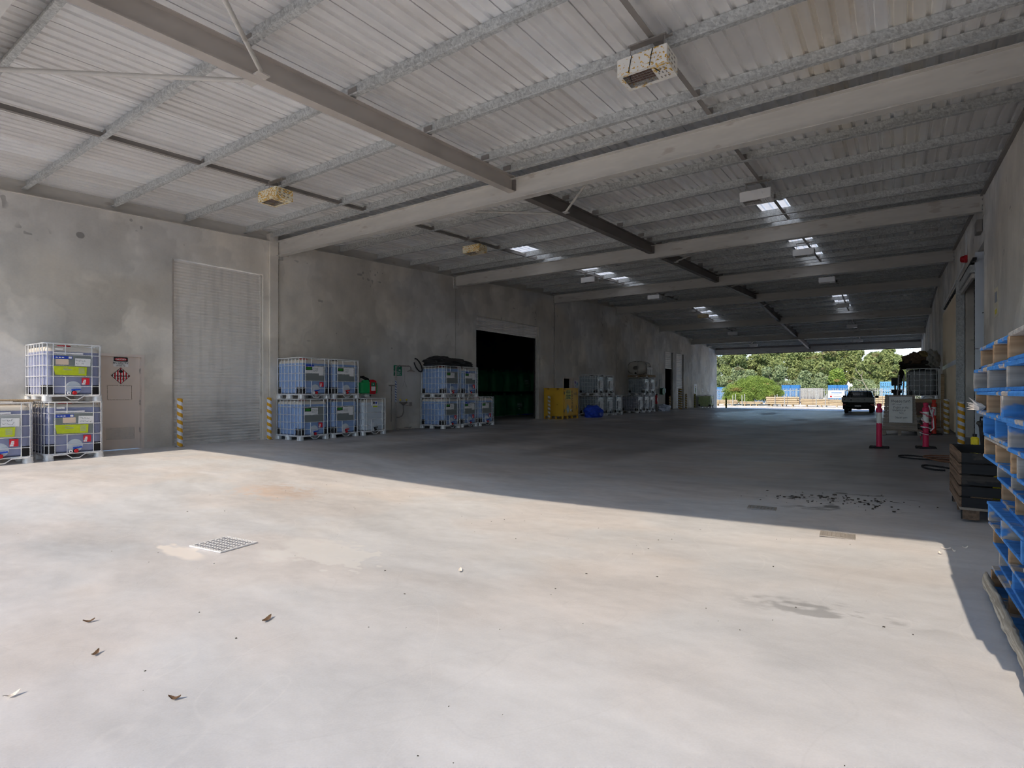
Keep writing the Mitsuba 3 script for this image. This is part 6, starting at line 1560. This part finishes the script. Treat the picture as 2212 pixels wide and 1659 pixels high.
# bare pale branches
t = thing('dead_branch', 'bare pale branch standing out before the gum tree right of the white sign', 'branch')
obj('limb', MB().tube([(-3.9, 110, 1.8), (-4.6, 110, 3.2), (-4.8, 110, 4.0), (-5.5, 110, 4.9), (-5.6, 110, 5.6)], [.07, .06, .05, .04, .02], 6).tube([(-4.6, 110, 3.2), (-5.4, 110, 3.4), (-6.2, 110, 3.9)], [.05, .04, .02], 6).tube([(-4.8, 110, 4.0), (-4.6, 110, 4.6), (-4.9, 110, 5.2)], [.04, .03, .02], 6), 'm_bark', t)
# round fine-leaved bush
t = thing('round_bush', 'big dome shaped bright green bush outside the far opening', 'bush')
r = np.random.default_rng(77)
bc, br = [], []
for i in range(150):
    a = r.uniform(0, 2 * math.pi); e = math.sqrt(r.random())
    x = 3.6 * e * math.cos(a)
    top = 2.9 * math.sqrt(max(0.0, 1 - e * e)) + 0.45
    low = 0.05 if x < 0.3 else 0.35 + 0.25 * x
    bc.append((-16.0 + x, 80 + 3.0 * e * math.sin(a), max(low, low + (top - low) * r.uniform(0.0, 1.0) ** 0.7))); br.append(r.uniform(0.5, 0.85))
obj('foliage', leaves(np.array(bc), np.array(br), 60000, 0.16, 78, 0.8, 0.16, 0.3), 'm_leaf_bright', t, kind='stuff')
m = MB()
for i in range(9):
    m.tube([(-13.6 + r.uniform(-.3, .3), 79.5 + r.uniform(-.3, .3), GO), (-13.8 + r.uniform(-.8, .8), 79.6, 0.5), (-15 + r.uniform(-2.4, 2.4), 80, 2.0)], [0.12, 0.09, 0.04], 6)
obj('trunk', m, 'm_bark_dark', t)

# ------------------------------------------------------------------ floor drains and litter
def grate(name, label, cx, cy, wx, wy, ang, nx, ny, mat):
    t = thing(name, label, 'drain grate')
    ca, sa = math.cos(ang), math.sin(ang)
    R = lambda m: trimesh.Trimesh(np.stack([cx + m.vertices[:, 0] * ca - m.vertices[:, 1] * sa, cy + m.vertices[:, 0] * sa + m.vertices[:, 1] * ca, m.vertices[:, 2]], 1), m.faces, process=False)
    z = GZ(cx, cy) + 0.003
    fr = MB()
    for a, b, c, d in ((-wx, wx, -wy, -wy + .012), (-wx, wx, wy - .012, wy), (-wx, -wx + .012, -wy, wy), (wx - .012, wx, -wy, wy)): fr.box(a, b, c, d, z, z + 0.012)
    obj('frame', R(fr.build()), mat, t)
    obj('pit', R(MB().box(-wx + .01, wx - .01, -wy + .01, wy - .01, z - 0.001, z + 0.001).build()), 'm_mesh_dark', t)
    for i in range(nx):
        x = -wx + 2 * wx * (i + 0.5) / nx
        obj('bar', R(MB().box(x - 0.006, x + 0.006, -wy, wy, z + 0.002, z + 0.012).build()), mat, t)
    for j in range(ny):
        y = -wy + 2 * wy * (j + 0.5) / ny
        obj('cross_bar', R(MB().box(-wx, wx, y - 0.004, y + 0.004, z + 0.003, z + 0.0105).build()), mat, t)


bs('m_grate', tone((0.72, 0.72, 0.72), 0.1, 20), rough=0.4)
grate('drain_grate', 'galvanised grid drain grate in the sunlit floor on the left', -5.48, 2.89, 0.24, 0.20, 0.12, 12, 7, 'm_grate')
grate('drain_grate', 'small drain grate on the edge of the shade in front of the slatted bin', -0.47, 6.27, 0.15, 0.10, 0.05, 8, 5, 'm_bridging')
grate('drain_grate', 'small dark drain grate further back in the shaded floor', -1.36, 7.38, 0.16, 0.10, 0.1, 8, 5, 'm_bridging')
bs('m_leaf_litter', (0.16, 0.10, 0.06), rough=0.8); bs('m_leaf_pale', (0.80, 0.74, 0.66), rough=0.8)
LIT = [(-3.39, 2.07, 'm_leaf_litter', 0.05, 'curled dark leaf lying by itself in the middle of the sunlit floor'), (-4.36, 1.41, 'm_leaf_litter', 0.032, 'dark leaf on the sunlit floor, upper one at the left edge'),
       (-3.77, 1.25, 'm_leaf_litter', 0.035, 'dark leaf on the sunlit floor, lower one at the left edge'), (-2.86, 1.27, 'm_leaf_litter', 0.03, 'reddish brown leaf on the sunlit floor near the bottom left'),
       (-3.58, 0.84, 'm_leaf_pale', 0.035, 'pale dry leaf on the sunlit floor in the bottom left corner'), (-2.97, 3.53, 'm_leaf_pale', 0.045, 'pale dry leaf in the middle of the sunlit floor'),
       (0.36, 6.16, 'm_leaf_pale', 0.035, 'white fleck on the shaded floor by the pallets, leftmost far one'), (0.31, 5.96, 'm_leaf_pale', 0.028, 'white fleck on the shaded floor by the pallets, leftmost near one'), (0.41, 6.10, 'm_leaf_pale', 0.022, 'smallest white fleck among those on the shaded floor by the pallets'), (0.50, 6.28, 'm_leaf_pale', 0.028, 'white fleck on the shaded floor closest to the blue pallets')]
for i, (x, y, mt, s_, lb) in enumerate(LIT):
    r = np.random.default_rng(300 + i); a = r.random() * 3
    u = np.linspace(-1, 1, 9); w = s_ * 0.35 * (1 - u ** 2) + 0.001
    d, e = np.array([math.cos(a), math.sin(a)]), np.array([-math.sin(a), math.cos(a)])
    curl = 0.010 * (1 - np.cos(u * 2.2))
    z = GZ(x, y) + 0.004
    v = []
    for q, ww, cz in zip(u, w, curl):
        for sgn, up_ in ((-1, 0.006), (0, 0.0), (1, 0.008)):
            pt = np.array([x, y]) + d * q * s_ + e * sgn * ww
            v.append((pt[0], pt[1], z + cz + up_))
    f = [[3 * i_ + j, 3 * i_ + j + 1, 3 * i_ + j + 4, 3 * i_ + j + 3] for i_ in range(8) for j in range(2)]
    obj('dry_leaf', MB().add(v, f), mt, label=lb, cat='leaf')
cr = np.random.default_rng(55)
mm = MB()
for i in range(240):
    if i < 120: x, y = -0.65 + 0.42 * cr.standard_normal(), 8.45 + 0.22 * cr.standard_normal()
    else: x, y = cr.uniform(-8, 0.3), cr.uniform(1.0, 6.0)
    s_ = cr.uniform(0.002, 0.009) * (1.5 if i < 120 else 0.45); z = GZ(x, y)
    mm.obox((x, y, z + s_ * 0.4), (s_ * cr.uniform(.6, 2), 0, 0), (0, s_, 0), (0, 0, s_ * 0.5))
bs('m_crumb', (0.03, 0.025, 0.02), rough=0.9)
obj('floor_crumbs', mm, 'm_crumb', kind='stuff', label='scattered dark crumbs of dirt on the concrete floor', cat='debris')
